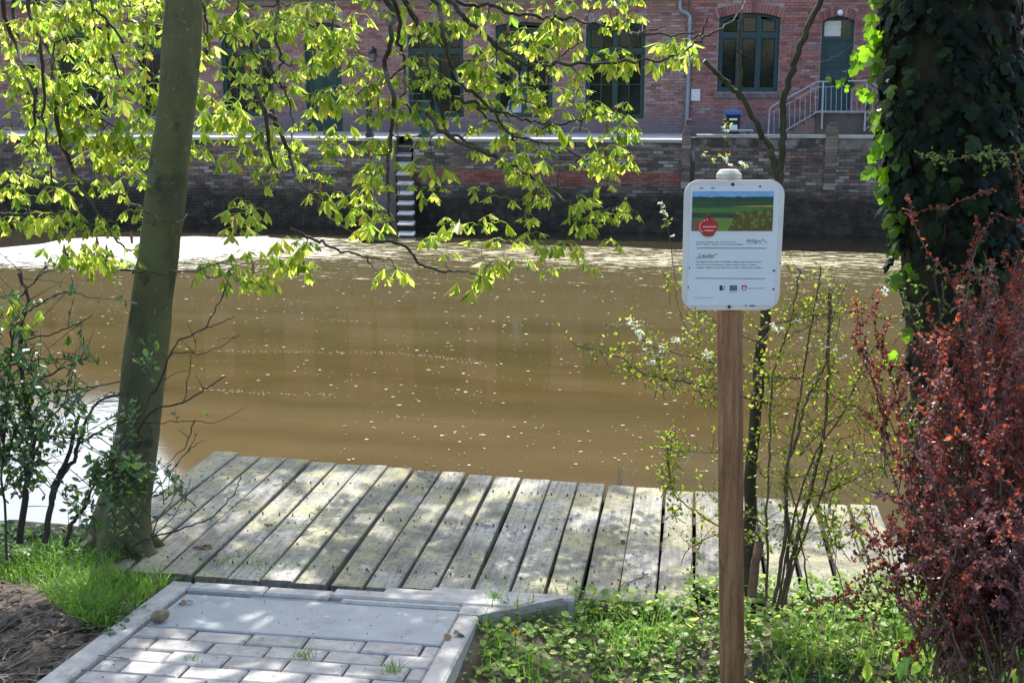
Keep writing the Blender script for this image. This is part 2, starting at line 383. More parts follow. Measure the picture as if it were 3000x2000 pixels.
for k in range(3):
    b_ = MB(); b_.box(-.114, .114, -.022, .01, -.0325, .0325); b_.v = [(x + rnd.uniform(-.003, .003), y + (rnd.uniform(-.002, .002) if y < 0 else 0), z + rnd.uniform(-.002, .002)) for x, y, z in b_.v]
    BRK.append(b_)
def brick_field(parent, x0, x1, z0, z1, yf, holes, mat, single, label=None, L=.24, Hh=.0758, yfun=None):
    """rows of bricks butted at the openings; the `single` nearest to the camera are objects of their own, the rest one mesh"""
    full, rest = [], MB(); row = 0; z = z0
    while z + Hh <= z1 + .001:
        blk = sorted([(h[0], h[1]) for h in holes if h[2] < z + Hh * .6 and h[3] > z + Hh * .4]); spans = []; c = x0
        for a, b in blk:
            if a > c: spans.append((c, min(a, x1)))
            c = max(c, b)
        if c < x1: spans.append((c, x1))
        for a, b in spans:
            x = x0 + math.floor((a - x0) / L) * L + (L / 2 if row % 2 else 0) - L
            while x < b:
                p, q = max(x, a), min(x + L, b); x += L
                if q - p < .05: continue
                if q - p > L - .001: full.append(((p + q) / 2, z + Hh / 2))
                else: rest.box(p + .006, q - .006, yf - .022 + rnd.uniform(-.002, .002), yf + .005, z + .006, z + Hh - .006, open_back=True)
        row += 1; z += Hh
    def seen(f):
        X, Y, d = proj((f[0], yf, f[1])); return 0 < X < 3000 and 5 < Y < 690
    vis = sorted([f for f in full if seen(f)], key=lambda f: f[0] ** 2 + yf ** 2 + (f[1] - EYE) ** 2)[:single]
    vs = set(vis)
    for f in full:
        if f not in vs:
            t = rnd.choice(BRK); rest.add([(v[0] + f[0], v[1] + yf, v[2] + f[1]) for v in t.v], t.f[:5])
    rest.build('brickwork', mat, parent, kind='stuff')
    mes = [b.mesh('brick', mat) for b in BRK]
    for f in vis: place('brick', rnd.choice(mes), parent, loc=(f[0], yf, f[1]))
def bpos(parent, o, x, y, z):
    o.location = (x, y, z)

# ---- quay wall
quay = thing('quay_wall', (-4, WY, 0), 'old dark brick canal wall with pale coping and steps cut into it', 'wall')
quay['kind'] = 'thing'
mb = MB()
rec = [(xs0, xs1, -1, 2.2)]
wall_holes(mb, -60, xpil, -1, 2.08, WY, WY + 2.0, rec); wall_holes(mb, xpil, 60, -1, 2.20, WY, WY + .3, [])
mb.add([(xpil, WY + .3, 1.6), (60, WY + .3, 1.6), (60, WY + .3, 2.2), (xpil, WY + .3, 2.2)], [(3, 2, 1, 0)])
mb.build('wall_core', M['quaymortar'], quay)
brick_field(quay, -24, 9.5, -.30, 2.03, WY, [(xs0 - .62, xs1 + .03, -1, 3), (xpil - .12, xpil + .12, 1.1, 3)], M['quaybrick'], 280)
bx0 = py(1190, 510, WY).x
def strip(name, x0, x1, z0, z1, proud, mat, n=1):
    for i in range(n):
        a, b = x0 + (x1 - x0) * i / n, x0 + (x1 - x0) * (i + 1) / n
        b_ = MB(); d = rnd.uniform(-.006, .006); b_.box(a + .004, b - .004, WY - proud + d, WY + .32, z0, z1 + rnd.uniform(-.004, .004)); b_.build(name, mat, quay)
for a, b in ((-24, xs0 - .62), (xs1, xpil - .14)): strip('coping_stone', a, b, 2.082, 2.15, .05, M['coping'], max(3, int((b - a) / 1.1)))
strip('coping_stone', xpil + .14, 9.5, 2.205, 2.275, .05, M['coping'], 9)
# red repair courses
b_ = MB()
for r in range(4):
    x = bx0 + (.12 if r % 2 else 0)
    while x < xpil - .2:
        b_.box(x + .006, x + .232, WY - .036 + rnd.uniform(-.003, .003), WY - .024, 1.12 + r * .0758 + .006, 1.12 + (r + 1) * .0758 - .006); x += .24
b_.build('red_repair_course', M['quayred'], quay, kind='stuff')
for (a, b, top, nm) in ((py(2010, 0, WY).x, py(2037, 0, WY).x, py(2020, 361, WY).z, 'parapet_pillar'), (py(2440, 0, WY).x, py(2476, 0, WY).x, py(2455, 372, WY).z, 'parapet_pillar'), (xs0 - .6, xs0 - .01, 2.12, 'stair_pillar')):
    b_ = MB()
    if nm == 'stair_pillar':
        b_.cbox(a, b, WY - .10, WY + .6, -.6, top, .02); b_.box(a + .03, b - .03, WY - .104, WY - .10, .8, 1.9)
    else:
        z = 1.05; r = 0
        while z < top - .02:
            k = max(0, (z - 2.25)) * .28
            b_.box(a + k + rnd.uniform(-.006, .006), b - rnd.uniform(0, .006), WY - .07 + rnd.uniform(-.004, .004), WY + .22, z, z + .071); z += .0758; r += 1
        b_.box(a + .08, b, WY - .09, WY + .25, z, z + .05)
    b_.build(nm, M['quaybrick'] if nm != 'stair_pillar' else pbr('stained_render', (.13, .105, .10), (.21, .17, .16), 2.4, .95, .3, 30), quay)
M['tread'] = pbr('sunlit_tread', (.34, .33, .31), (.46, .45, .42), 8, .85)  # pale colour stands for sunlight on the treads
for k in range(10):
    z = 2.02 - .212 * k; yb_ = WY + .40 - .21 * k; yf_ = yb_ - .21; a_, c_ = xs0 + .02 + .052 * (k - 1.5), xs1 - .02 + .052 * (k - 1.5); b_ = MB(); b_.box(a_, c_, yf_, yb_ - .004 if k else WY + .75, -.6, z - .086)
    sp = b_.build('step', M['quaybrick'], quay); b_ = MB()  # riser kept in dark brick to put its shade into the colour
    b_.add([(a_ - .006, yf_ - .03, z - .085), (c_ + .006, yf_ - .03, z - .085), (c_ + .006, yb_, z - .074), (a_ - .006, yb_, z - .074), (a_ - .006, yf_ - .03, z - .055), (c_ + .006, yf_ - .03, z - .055), (c_ + .006, yb_, z), (a_ - .006, yb_, z)], [(0, 1, 5, 4), (1, 2, 6, 5), (2, 3, 7, 6), (3, 0, 4, 7), (4, 5, 6, 7), (3, 2, 1, 0)])  # front edge dips so the sun catches the tread
    b_.build('tread', M['tread'], sp)

# ---- woodland behind the photographer, seen only in the window panes
M['woodleaf'] = leafmat('woodland_leaf', [(0, (.03, .06, .015)), (.6, (.06, .10, .02)), (1, (.10, .14, .03))], .3, .6, .2, 1.6)
b_ = MB()
for k in range(15):
    cx, cy = -34 + k * 4.6 + rnd.uniform(-1, 1), -22 - rnd.uniform(0, 8); hh = rnd.uniform(2.5, 5.0)
    for _ in range(330):
        a = rnd.random() * 6.28; e_ = math.acos(rnd.uniform(-1, 1)); q = rnd.random() ** .4; p = Vector((cx + 2.6 * q * math.sin(e_) * math.cos(a), cy + 2.4 * q * math.sin(e_) * math.sin(a), 2 + hh * .55 + hh * .5 * q * math.cos(e_)))
        d1 = Vector((rnd.gauss(0, 1), rnd.gauss(0, 1), rnd.gauss(0, 1))).normalized(); d2 = d1.orthogonal(); s_ = rnd.uniform(.18, .5); b_.add([p + d1 * s_, p + d2 * s_ * .6, p - d1 * s_, p - d2 * s_ * .6], [(0, 1, 2, 3)])
b_.build('woodland', M['woodleaf'], kind='stuff')

# ---- buildings
house_l = thing('brick_house', (-9, FY, TZ), 'long red brick house with dark green multi-pane windows across the canal', 'house')
house_r = thing('brick_house', (4, FY, TZR), 'darker brick house with a teal arched window and teal door above steps', 'house')
def arcz(x, x0, x1, zs, rise):
    t = (x - x0) / (x1 - x0) * 2 - 1; return zs + rise * (1 - t * t)
def opening(pxr): 
    x0, x1, ytop, ybot = pxr; c = (x0 + x1) / 2
    return [py(x0, (ytop + ybot) / 2, FY).x, py(x1, (ytop + ybot) / 2, FY).x, py(c, ybot, FY).z, py(c, ytop, FY).z]
def arch_bricks(parent, h, rise, mat, y, single=True):
    x0, x1, z0, z1 = h; zs = z1 - rise; n = max(8, int((x1 - x0 + .1) / .078)); protos = None
    for i in range(n):
        xa = x0 - .05 + (x1 - x0 + .1) * (i + .06) / n; xb = x0 - .05 + (x1 - x0 + .1) * (i + .94) / n
        b_ = MB(); lean = ((xa + xb) / 2 - (x0 + x1) / 2) * .10
        za, zb = arcz(xa, x0, x1, zs, rise), arcz(xb, x0, x1, zs, rise)
        vs = [(xa, y - .03, za), (xb, y - .03, zb), (xb + lean, y - .03, zb + .235), (xa + lean, y - .03, za + .235)]
        b_.add(vs + [(a, y + .12, c) for a, _, c in vs], [(0, 1, 2, 3), (0, 4, 5, 1), (1, 5, 6, 2), (2, 6, 7, 3), (3, 7, 4, 0)])
        b_.build('arch_brick', mat, parent)
def bar(b_, x0, x1, z0, z1, y0, y1): b_.cbox(x0, x1, y0, y1, z0, z1, .004)
def window(parent, h, rise, mat, cols, tr, rows_low, cols_low, y, sill_mat=None, mull=.09, top_cols=2, label=None):
    """frame, mullions and transom in one mesh; every pane a sub-part"""
    x0, x1, z0, z1 = h; f = MB(); t = .085; zs = z1 - rise
    bar(f, x0, x0 + t, z0, zs, y, y + .09); bar(f, x1 - t, x1, z0, zs, y, y + .09); f.box(x0 + t, x1 - t, y - .002, y + .088, z0, z0 + t)
    n = 10
    for i in range(n):
        a, b = x0 + (x1 - x0) * i / n, x0 + (x1 - x0) * (i + 1) / n
        za, zb = arcz(a, x0, x1, zs, rise), arcz(b, x0, x1, zs, rise)
        vs = [(a, y - .001, za - t * .9), (b, y - .001, zb - t * .9), (b, y - .001, zb), (a, y - .001, za)]
        f.add(vs + [(p, y + .09, q) for p, _, q in vs], [(0, 1, 2, 3), (0, 4, 5, 1), (2, 6, 7, 3)])
    zt = z0 + (z1 - z0) * tr
    f.box(x0 + t, x1 - t, y - .006, y + .085, zt - .05, zt + .05)
    xm = [x0 + (x1 - x0) * c for c in cols]
    for c in xm: f.box(c - mull / 2, c + mull / 2, y - .01, y + .08, z0 + t, z1 - t)
    edges = [x0 + t] + xm + [x1 - t]; panes = []
    for i in range(len(edges) - 1):
        a = edges[i] + (mull / 2 if i else 0); b = edges[i + 1] - (mull / 2 if i < len(edges) - 2 else 0)
        lo = (z0 + t, zt - .05); hi = (zt + .05, min(arcz(a, x0, x1, zs, rise), arcz(b, x0, x1, zs, rise)) - t * .7)
        for (c, d), nc, nr in ((lo, cols_low, rows_low), (hi, top_cols, 1)):
            # casement rail
            f.box(a, a + .035, y + .004, y + .06, c, d); f.box(b - .035, b, y + .004, y + .06, c, d); f.box(a, b, y + .006, y + .058, c, c + .035); f.box(a, b, y + .006, y + .058, d - .035, d)
            a2, b2, c2, d2 = a + .035, b - .035, c + .035, d - .035
            for k in range(1, nc): xx = a2 + (b2 - a2) * k / nc; f.box(xx - .014, xx + .014, y + .012, y + .05, c2, d2)
            for k in range(1, nr): zz = c2 + (d2 - c2) * k / nr; f.box(a2, b2, y + .014, y + .048, zz - .014, zz + .014)
            for k in range(nc):
                for q in range(nr): panes.append((a2 + (b2 - a2) * k / nc + .014, a2 + (b2 - a2) * (k + 1) / nc - .014, c2 + (d2 - c2) * q / nr + .014, c2 + (d2 - c2) * (q + 1) / nr - .014))
    w_ = f.build('window', mat, parent, label=label)
    for a, b, c, d in panes:
        tl = rnd.uniform(-.012, .012); p = MB(); p.add([(a, y + .036 + tl, c), (b, y + .036 - tl, c), (b, y + .036 - tl, d), (a, y + .036 + tl, d), (a, y + .046 + tl, c), (b, y + .046 - tl, c), (b, y + .046 - tl, d), (a, y + .046 + tl, d)], [(0, 1, 2, 3), (7, 6, 5, 4), (0, 4, 5, 1), (2, 6, 7, 3)])
        p.build('pane', M['glass'], w_)
    if sill_mat:
        s_ = MB(); k = 0; x = x0 - .08
        while x < x1 + .08: s_.cbox(x + .004, x + .072, y - .19, y - .01, z0 - .16, z0 - .02, .006); x += .0758
        s_.build('sill', sill_mat, w_)
    return w_
Wl = [opening(q) for q in ((165, 312, 72, 342), (402, 556, 70, 341), (647, 800, 68, 341), (1195, 1358, 66, 344), (1451, 1619, 65, 345), (1715, 1889, 65, 348))]
Dl = opening((892, 1001, 66, 389)); Dl[2] = TZ; Dl2 = opening((72, 112, 190, 400)); Dl2[2] = TZ
xsplit = py(2015, 200, FY).x; RISE = .10
holes = [h for h in Wl] + [Dl, Dl2]
mb = MB(); wall_holes(mb, -40, xsplit, 1.6, 5.66, FY, FY + .30, holes)
mb.build('wall', M['mortar'], house_l)
bh = [[h[0] - .005, h[1] + .005, h[2], h[3] + .02] for h in holes]
def with_arch(hs): return hs + [[h[0] - .06, h[1] + .06, h[3] - .12, h[3] + .2] for h in hs]
brick_field(house_l, -24, xsplit - .02, TZ, 5.62, FY, with_arch(bh), M['brick'], 285)
for h in Wl + [Dl]: arch_bricks(house_l, h, RISE, M['brick'], FY)
for h in Wl: window(house_l, h, RISE, M['green'], (.5,), .70, 2, 2, FY + .12)
# curtains hang behind the fifth window, door, dark passage
dark = pbr('room_shade', (.012, .012, .012), (.016, .015, .014), 3, .95)  # near-black colour stands in for the shade of unlit rooms
def door(parent, h, mat, y, tr, panels, rise, blind=False, label=None):
    x0, x1, z0, z1 = h; f = MB(); t = .07; zs = z1 - rise; zt = z0 + (z1 - z0) * tr
    bar(f, x0, x0 + t, z0, zs, y, y + .1); bar(f, x1 - t, x1, z0, zs, y, y + .1); f.box(x0 + t, x1 - t, y - .004, y + .09, zt - .045, zt + .045)
    for i in range(8):
        a, b = x0 + (x1 - x0) * i / 8, x0 + (x1 - x0) * (i + 1) / 8; za, zb = arcz(a, x0, x1, zs, rise), arcz(b, x0, x1, zs, rise)
        vs = [(a, y - .001, za - .07), (b, y - .001, zb - .07), (b, y - .001, zb), (a, y - .001, za)]
        f.add(vs + [(p, y + .09, q) for p, _, q in vs], [(0, 1, 2, 3), (0, 4, 5, 1), (2, 6, 7, 3)])
    d = f.build('door', mat, parent, label=label)
    lf = MB(); lf.box(x0 + t, x1 - t, y + .03, y + .075, z0 + .01, zt - .045)
    for (a, b, c, e) in panels:
        ax, bx = x0 + t + (x1 - x0 - 2 * t) * a, x0 + t + (x1 - x0 - 2 * t) * b; cz, ez = z0 + (zt - z0) * c, z0 + (zt - z0) * e
        for q in ((ax, bx, cz, cz + .03), (ax, bx, ez - .03, ez), (ax, ax + .03, cz + .03, ez - .03), (bx - .03, bx, cz + .03, ez - .03)): lf.box(q[0], q[1], y + .012, y + .031, q[2], q[3])
    lf.build('leaf_panel', mat, d)
    g = MB(); g.box(x0 + t, x1 - t, y + .045, y + .055, zt + .045, z1 - .09); g.build('pane', M['glass'], d)
    if blind: g = MB(); g.box(x0 + t, x0 + t + (x1 - x0 - 2 * t) * .62, y + .036, y + .043, zt + .045, z1 - .11); g.build('blind', M['blind'], d)
    hd = MB(); hx = x1 - t - .08; hd.tube([(hx, y + .03, z0 + 1.02), (hx, y - .03, z0 + 1.02), (hx - .1, y - .03, z0 + 1.02)], .011, 6); hd.box(hx - .02, hx + .02, y + .022, y + .03, z0 + .94, z0 + 1.08); hd.build('handle', M['steel'], d)
    return d
door(house_l, Dl, M['green'], FY + .12, .80, [(.1, .9, .05, .34), (.1, .48, .4, .94), (.52, .9, .4, .94)], RISE)
b_ = MB(); b_.box(Dl2[0], Dl2[1], FY + .26, FY + .29, TZ, Dl2[3]); b_.build('shade_panel', dark, house_l)  # near-black panel painted as the shade inside the opening
h = Wl[4]
for s in (0, 1):
    c_ = MB(); n = 9; xa = h[0] + .25; xb = h[0] + (h[1] - h[0]) * .66; apex = (xa + xb) / 2
    vs = []
    for i in range(n + 1):
        t = i / n; top = apex + (.04 if s else -.04); bot = apex + (xb - xa) * .5 * t if s else apex - (xb - xa) * .5 * t
        vs += [(top, FY + .148 + .004 * (i % 2), h[2] + 1.25), (bot, FY + .142 + .008 * (i % 2), h[2] + .13)]
    c_.add(vs, [(2 * i, 2 * i + 2, 2 * i + 3, 2 * i + 1) for i in range(n)]); c_.build('curtain', M['curtain'], house_l)
b_ = MB(); b_.box(-40, xsplit - .03, FY - .26, FY + .3, 5.66, 5.80); b_.tube([(-40, FY - .34, 5.74), (xsplit - .03, FY - .34, 5.74)], .07, 8); b_.build('eave_gutter', M['zinc'], house_l)
xg = py(318, 200, FY).x
b_ = MB(); b_.add([(-40, FY - .3, 5.82), (xg - .01, FY - .3, 5.82), (xg - .01, 40, 6.3), (-40, 40, 6.3), (-40, FY + .3, 5.2), (xg - .01, FY + .3, 5.2), (xg - .01, 40, 1.7), (-40, 40, 1.7)], [(0, 1, 2, 3), (0, 3, 7, 4), (1, 5, 6, 2), (2, 6, 7, 3)]); b_.build('flat_roof', M['roof'], house_l)
nr = 15                                                     # tiled slope in overlapping courses
def rp(t): return FY - .32 + (39.0 - FY) * t, 5.83 + 6.0 * t
for i in range(nr):
    y0, z0 = rp(i / nr); y1, z1 = rp((i + 1) / nr); b_ = MB()
    b_.add([(xg, y0 - .03, z0 + .05), (xsplit - .03, y0 - .03, z0 + .05), (xsplit - .03, y1 + .05, z1 + .03), (xg, y1 + .05, z1 + .03), (xg, y0 - .03, z0), (xsplit - .03, y0 - .03, z0), (xsplit - .03, y1 + .05, z1 - .02), (xg, y1 + .05, z1 - .02)], [(0, 1, 2, 3), (0, 4, 5, 1), (0, 3, 7, 4), (1, 5, 6, 2), (4, 7, 6, 5)]); b_.build('tile_course', M['tile'], house_l)
b_ = MB(); b_.add([(xg + .02, FY + .31, 5.2), (xg + .02, 39.2, 11.7), (xg + .02, 45, 5.2), (xg + .02, 45, 1.7), (xg + .02, FY + .31, 1.7), (xg, 45.4, 5.2), (xsplit - .03, 45.4, 5.2), (xsplit - .03, 39.1, 11.85), (xg, 39.1, 11.85)], [(0, 1, 2, 3, 4), (5, 6, 7, 8)]); b_.build('gable', M['brick'], house_l)
b_ = MB(); b_.box(-40, xsplit - .03, FY + .45, FY + .5, 1.7, 5.6); b_.build('dark_backing', dark, house_l)  # dark backing added so no sunlit ground shows behind the panes
# downpipe
P = [py(x, y, FY - .12) for x, y in ((1992, -20), (1992, 22), (1996, 32), (2014, 40), (2021, 50), (2021, 70), (2018, 180), (2014, 300), (2010, 384))]
b_ = MB(); b_.tube(P, .052, 10)
for k in (5, 6, 7): b_.tube([P[k] + Vector((0, 0, .03)), P[k] - Vector((0, 0, .03))], .064, 10)
b_.build('downpipe', M['zinc'], house_l)
# right-hand house
Wr = opening((2104, 2283, 38, 270)); Dr = opening((2403, 2498, 48, 328))
mb = MB(); hr = [Wr, Dr]; wall_holes(mb, xsplit, 16, 1.5, 9, FY - .02, FY + .28, hr); mb.build('wall', M['mortar'], house_r)
bh = [[h[0] - .005, h[1] + .005, h[2], h[3] + .02] for h in hr]
brick_field(house_r, xsplit + .02, 9.6, TZR, 6.3, FY - .02, with_arch(bh), M['brick2'], 285)
for h in hr: arch_bricks(house_r, h, .13, M['brick2'], FY - .02)
window(house_r, Wr, .13, M['teal'], (.345, .66), .72, 1, 1, FY + .10, pbr('sill_brick', (.19, .13, .15), (.27, .19, .2), 6, .9, jit=.3), .085, 1)
door(house_r, Dr, M['teal'], FY + .10, .775, [(.1, .9, .05, .30), (.1, .9, .36, .62), (.1, .9, .68, .96)], .10, True, 'teal door with a half drawn white blind above it')
b_ = MB(); b_.add([(xsplit, FY - .4, 9), (16, FY - .4, 9), (16, 38, 11), (xsplit, 38, 11), (xsplit, 38, 1.7), (16, 38, 1.7), (16, FY + .2, 1.7), (xsplit, FY + .2, 1.7)], [(0, 1, 2, 3), (3, 2, 5, 4), (0, 3, 4, 7), (1, 6, 5, 2)]); b_.build('roof', M['roof'], house_r)
b_ = MB(); b_.box(xsplit + .03, 16, FY + .45, FY + .5, 1.7, 8.8); b_.build('dark_backing', dark, house_r)  # same added dark backing for the right-hand house
v0, v1 = py(2025, 262, FY - .03), py(2051, 296, FY - .03)
b_ = MB(); b_.box(v0.x, v1.x, FY - .075, FY - .045, v1.z, v0.z)
for k in range(4):
    for q in range(3): b_.box(v0.x + .02 + q * .075, v0.x + .08 + q * .075, FY - .085, FY - .075, v1.z + .03 + k * .07, v1.z + .07 + k * .07)
b_.build('vent_grille', M['white'], house_r)
# entrance steps and railing
st = thing('entrance_steps', (py(2460, 330, 31.6).x, 31.8, TZR), 'brick entrance steps with a grey steel railing below the teal door', 'steps')
LZ = py(2460, 327, 31.5).z; lx0, lx1 = py(2392, 330, 31.5).x, py(2546, 330, 31.5).x
b_ = MB(); b_.box(lx0, lx1, 31.6, FY - .05, TZR, LZ - .05); b_.build('landing', M['quaybrick'], st)
b_ = MB(); b_.cbox(lx0 - .02, lx1 + .02, 31.56, FY - .046, LZ - .049, LZ, .01); b_.build('landing_slab', M['zinc'], st)
nst = 5
for k in range(nst):
    for s in (-1, 1):
        b_ = MB(); z = LZ - (k + 1) * (LZ - TZR) / (nst + 1)
        a = (lx0 - (k + 1) * .26, lx0 - k * .26 - .003) if s < 0 else (lx1 + k * .26 + .003, lx1 + (k + 1) * .26); b_.cbox(a[0], a[1], 31.64, FY - .05, TZR, z, .01); b_.build('step', M['quaybrick'], st)
b_ = MB(); Y0 = 31.5
def rl(*pp, r=.016, n=6): b_.tube([py(x, y, Y0) for x, y in pp], r, n)
rl((2249, 412), (2255, 322), (2262, 312), (2395, 240), (2541, 237), (2556, 245), (2640, 300), r=.02); rl((2262, 330), (2395, 256), (2541, 250), (2640, 316), r=.012)
rl((2306, 380), (2395, 328), (2541, 328), (2640, 392), r=.016)
rl((2407, 378), (2412, 238), r=.025); rl((2532, 384), (2541, 237), r=.025); rl((2278, 412), (2306, 380), r=.016)
b_.build('railing', M['steel'], st)
x = 2268
while x < 2640:
    if not (2400 < x < 2418 or 2528 < x < 2546):
        f = lambda u: 330 - (u - 2262) * 74 / 133 if u < 2395 else (256 - (u - 2395) * 6 / 146 if u < 2541 else 250 + (u - 2541) * .66)
        g = lambda u: min(420, 380 + (2306 - u) * 1.14) if u < 2306 else (380 - (u - 2306) * 52 / 89 if u < 2395 else (328 if u < 2541 else 328 + (u - 2541) * .65))
        c_ = MB(); c_.tube([py(x, f(x), Y0), py(x - 1, g(x), Y0)], .0085, 5); c_.build('baluster', M['steel'], st)
    x += 15.2
# things on the terrace
bn = thing('wheelie_bin', (py(2146, 380, 31.0).x, 31.0, TZR), 'dark blue wheelie bin with a bright blue lid against the brick wall', 'bin')
q0, q1 = py(2123, 330, 31.0), py(2169, 330, 31.0); c0 = (q0.x + q1.x) / 2; hw = (q1.x - q0.x) / 2; zt = py(2146, 336, 31.0).z
b_ = MB(); b_.add([(c0 - hw * .82, 30.85, TZR + .08), (c0 + hw * .82, 30.85, TZR + .08), (c0 + hw * .82, 31.25, TZR + .08), (c0 - hw * .82, 31.25, TZR + .08), (c0 - hw, 30.72, zt), (c0 + hw, 30.72, zt), (c0 + hw, 31.3, zt), (c0 - hw, 31.3, zt)], [(0, 1, 5, 4), (1, 2, 6, 5), (2, 3, 7, 6), (3, 0, 4, 7), (4, 5, 6, 7), (3, 2, 1, 0)]); b_.build('body', M['bindark'], bn)
b_ = MB(); zl = py(2146, 324, 31.0).z; b_.cbox(c0 - hw * 1.1, c0 + hw * 1.1, 30.66, 31.33, zt + .003, zl, .02); b_.tube([(c0 - hw, 31.36, zl - .02), (c0 + hw, 31.36, zl - .02)], .015, 6); b_.build('lid', M['binblue'], bn)
for s in (-1, 1): b_ = MB(); b_.tube([(c0 + s * hw * .9, 31.2, TZR + .1), (c0 + s * hw * 1.05, 31.2, TZR + .1)], .1, 14); b_.build('wheel', M['black'], bn)
for (a, b, c, d) in ((2137, 2160, 347, 353), (2137, 2160, 366, 380)): u, v = py(a, c, 30.70), py(b, d, 30.70); b_ = MB(); b_.box(u.x, v.x, 30.705, 30.72, v.z, u.z); b_.build('sticker', M['white'], bn)
be = thing('garden_bench', (py(2160, 380, 29.6).x, 29.6, TZR), 'low bench with a pale sunlit seat in front of the blue bin', 'bench')
zb = py(2160, 380, 29.6).z; u, v = py(2115, 380, 29.6).x, py(2206, 380, 29.6).x
b_ = MB(); b_.cbox(u, v, 29.45, 29.78, zb - .04, zb, .008); b_.build('seat', M['coping'], be)
for s in (u + .08, v - .14): b_ = MB(); b_.box(s, s + .06, 29.5, 29.74, TZR, zb - .041); b_.build('leg', M['bindark'], be)
def lantern(px_, py__, label):
    p = py(px_, py__, FY - .2); t = thing('wall_lantern', (p.x, FY, p.z), label, 'lantern', 'lanterns on the brick house wall')
    b_ = MB(); b_.box(p.x - .05, p.x + .05, FY - .045, FY - .02, p.z - .02, p.z + .16); b_.tube(smooth_line([(p.x, FY - .03, p.z + .1), (p.x, FY - .12, p.z + .2), (p.x, FY - .2, p.z + .16), (p.x, FY - .2, p.z + .1)], 4), .012, 6); b_.build('bracket', M['black'], t)
    g = MB(); r0, r1 = .055, .085; z0, z1 = p.z - .17, p.z + .02
    vs = [(p.x + r * a, FY - .2 + r * b, z) for r, z in ((r0, z0), (r1, z1)) for a, b in ((-1, -1), (1, -1), (1, 1), (-1, 1))]; g.add(vs, [(0, 1, 5, 4), (1, 2, 6, 5), (2, 3, 7, 6), (3, 0, 4, 7)]); g.build('glass_body', pbr('lantern_glass', (.10, .11, .10), (.14, .15, .14), 8, .15, spec=.5), t)
    c = MB(); c.add([(p.x + a * .1, FY - .2 + b * .1, z1 + .001) for a, b in ((-1, -1), (1, -1), (1, 1), (-1, 1))] + [(p.x + a * .025, FY - .2 + b * .025, z1 + .08) for a, b in ((-1, -1), (1, -1), (1, 1), (-1, 1))], [(0, 1, 5, 4), (1, 2, 6, 5), (2, 3, 7, 6), (3, 0, 4, 7), (4, 5, 6, 7), (3, 2, 1, 0)]); c.box(p.x - .058, p.x + .058, FY - .258, FY - .142, z0 - .03, z0 - .001)
    for a, b in ((-1, -1), (1, -1), (1, 1), (-1, 1)): c.tube([(p.x + a * r0, FY - .2 + b * r0, z0), (p.x + a * r1, FY - .2 + b * r1, z1)], .008, 4)
    c.build('cap', M['black'], t)
lantern(1092, 160, 'black wall lantern between the green door and the first window right of it'); lantern(1401, 158, 'black wall lantern between two green windows, right of the quay steps'); lantern(598, 162, 'black wall lantern just right of the leaning tree trunk')
p = py(2461, 38, FY - .1); lb = thing('door_lamp', tuple(p), 'small round white lamp over the teal door', 'lamp')
b_ = MB()
for i in range(1, 8):
    for k in range(12):
        pass
def ball(b_, c, r, nu=12, nv=8, sq=(1, 1, 1)):
    vs = [(c[0] + r * sq[0] * math.sin(math.pi * i / nv) * math.cos(2 * math.pi * k / nu), c[1] + r * sq[1] * math.sin(math.pi * i / nv) * math.sin(2 * math.pi * k / nu), c[2] + r * sq[2] * math.cos(math.pi * i / nv)) for i in range(nv + 1) for k in range(nu)]
    b_.add(vs, [(i * nu + k, (i + 1) * nu + k, (i + 1) * nu + (k + 1) % nu, i * nu + (k + 1) % nu) for i in range(nv) for k in range(nu)])
ball(b_, p, .075); b_.build('globe', M['lamp'], lb, smooth=True)
b_ = MB(); b_.tube([(p.x, FY - .03, p.z), (p.x, p.y + .06, p.z)], .03, 8); b_.build('bracket', M['black'], lb)
# terrace railing by the steps
rg = thing('terrace_railing', (py(1083, 397, 29.2).x, 29.2, TZ), 'black iron railing post with thin rails beside the quay steps', 'railing')
xa, xb = py(1083, 390, 29.2).x, py(1247, 380, 29.2).x; ztop = py(1083, 248, 29.2).z
for x_, zt_, r, mm, nm in ((xa, ztop, .065, 'black', 'post'), (xb, py(1247, 300, 29.2).z, .11, 'green', 'post')):
    b_ = MB(); b_.box(x_ - r * .9, x_ + r * .9, 29.2 - r * .9, 29.2 + r * .9, TZ, zt_); b_.box(x_ - r * 1.3, x_ + r * 1.3, 29.2 - r * 1.3, 29.2 + r * 1.3, TZ, TZ + .1); b_.box(x_ - r * 1.1, x_ + r * 1.1, 29.2 - r * 1.1, 29.2 + r * 1.1, zt_ + .001, zt_ + .04); b_.build(nm, M[mm], rg)
for y_ in (275, 296, 318): b_ = MB(); b_.tube([(xa + .07, 29.2, py(1083, y_, 29.2).z), (xb - .1, 29.2, py(1083, y_, 29.2).z)], .012, 6); b_.build('rail', M['black'], rg)

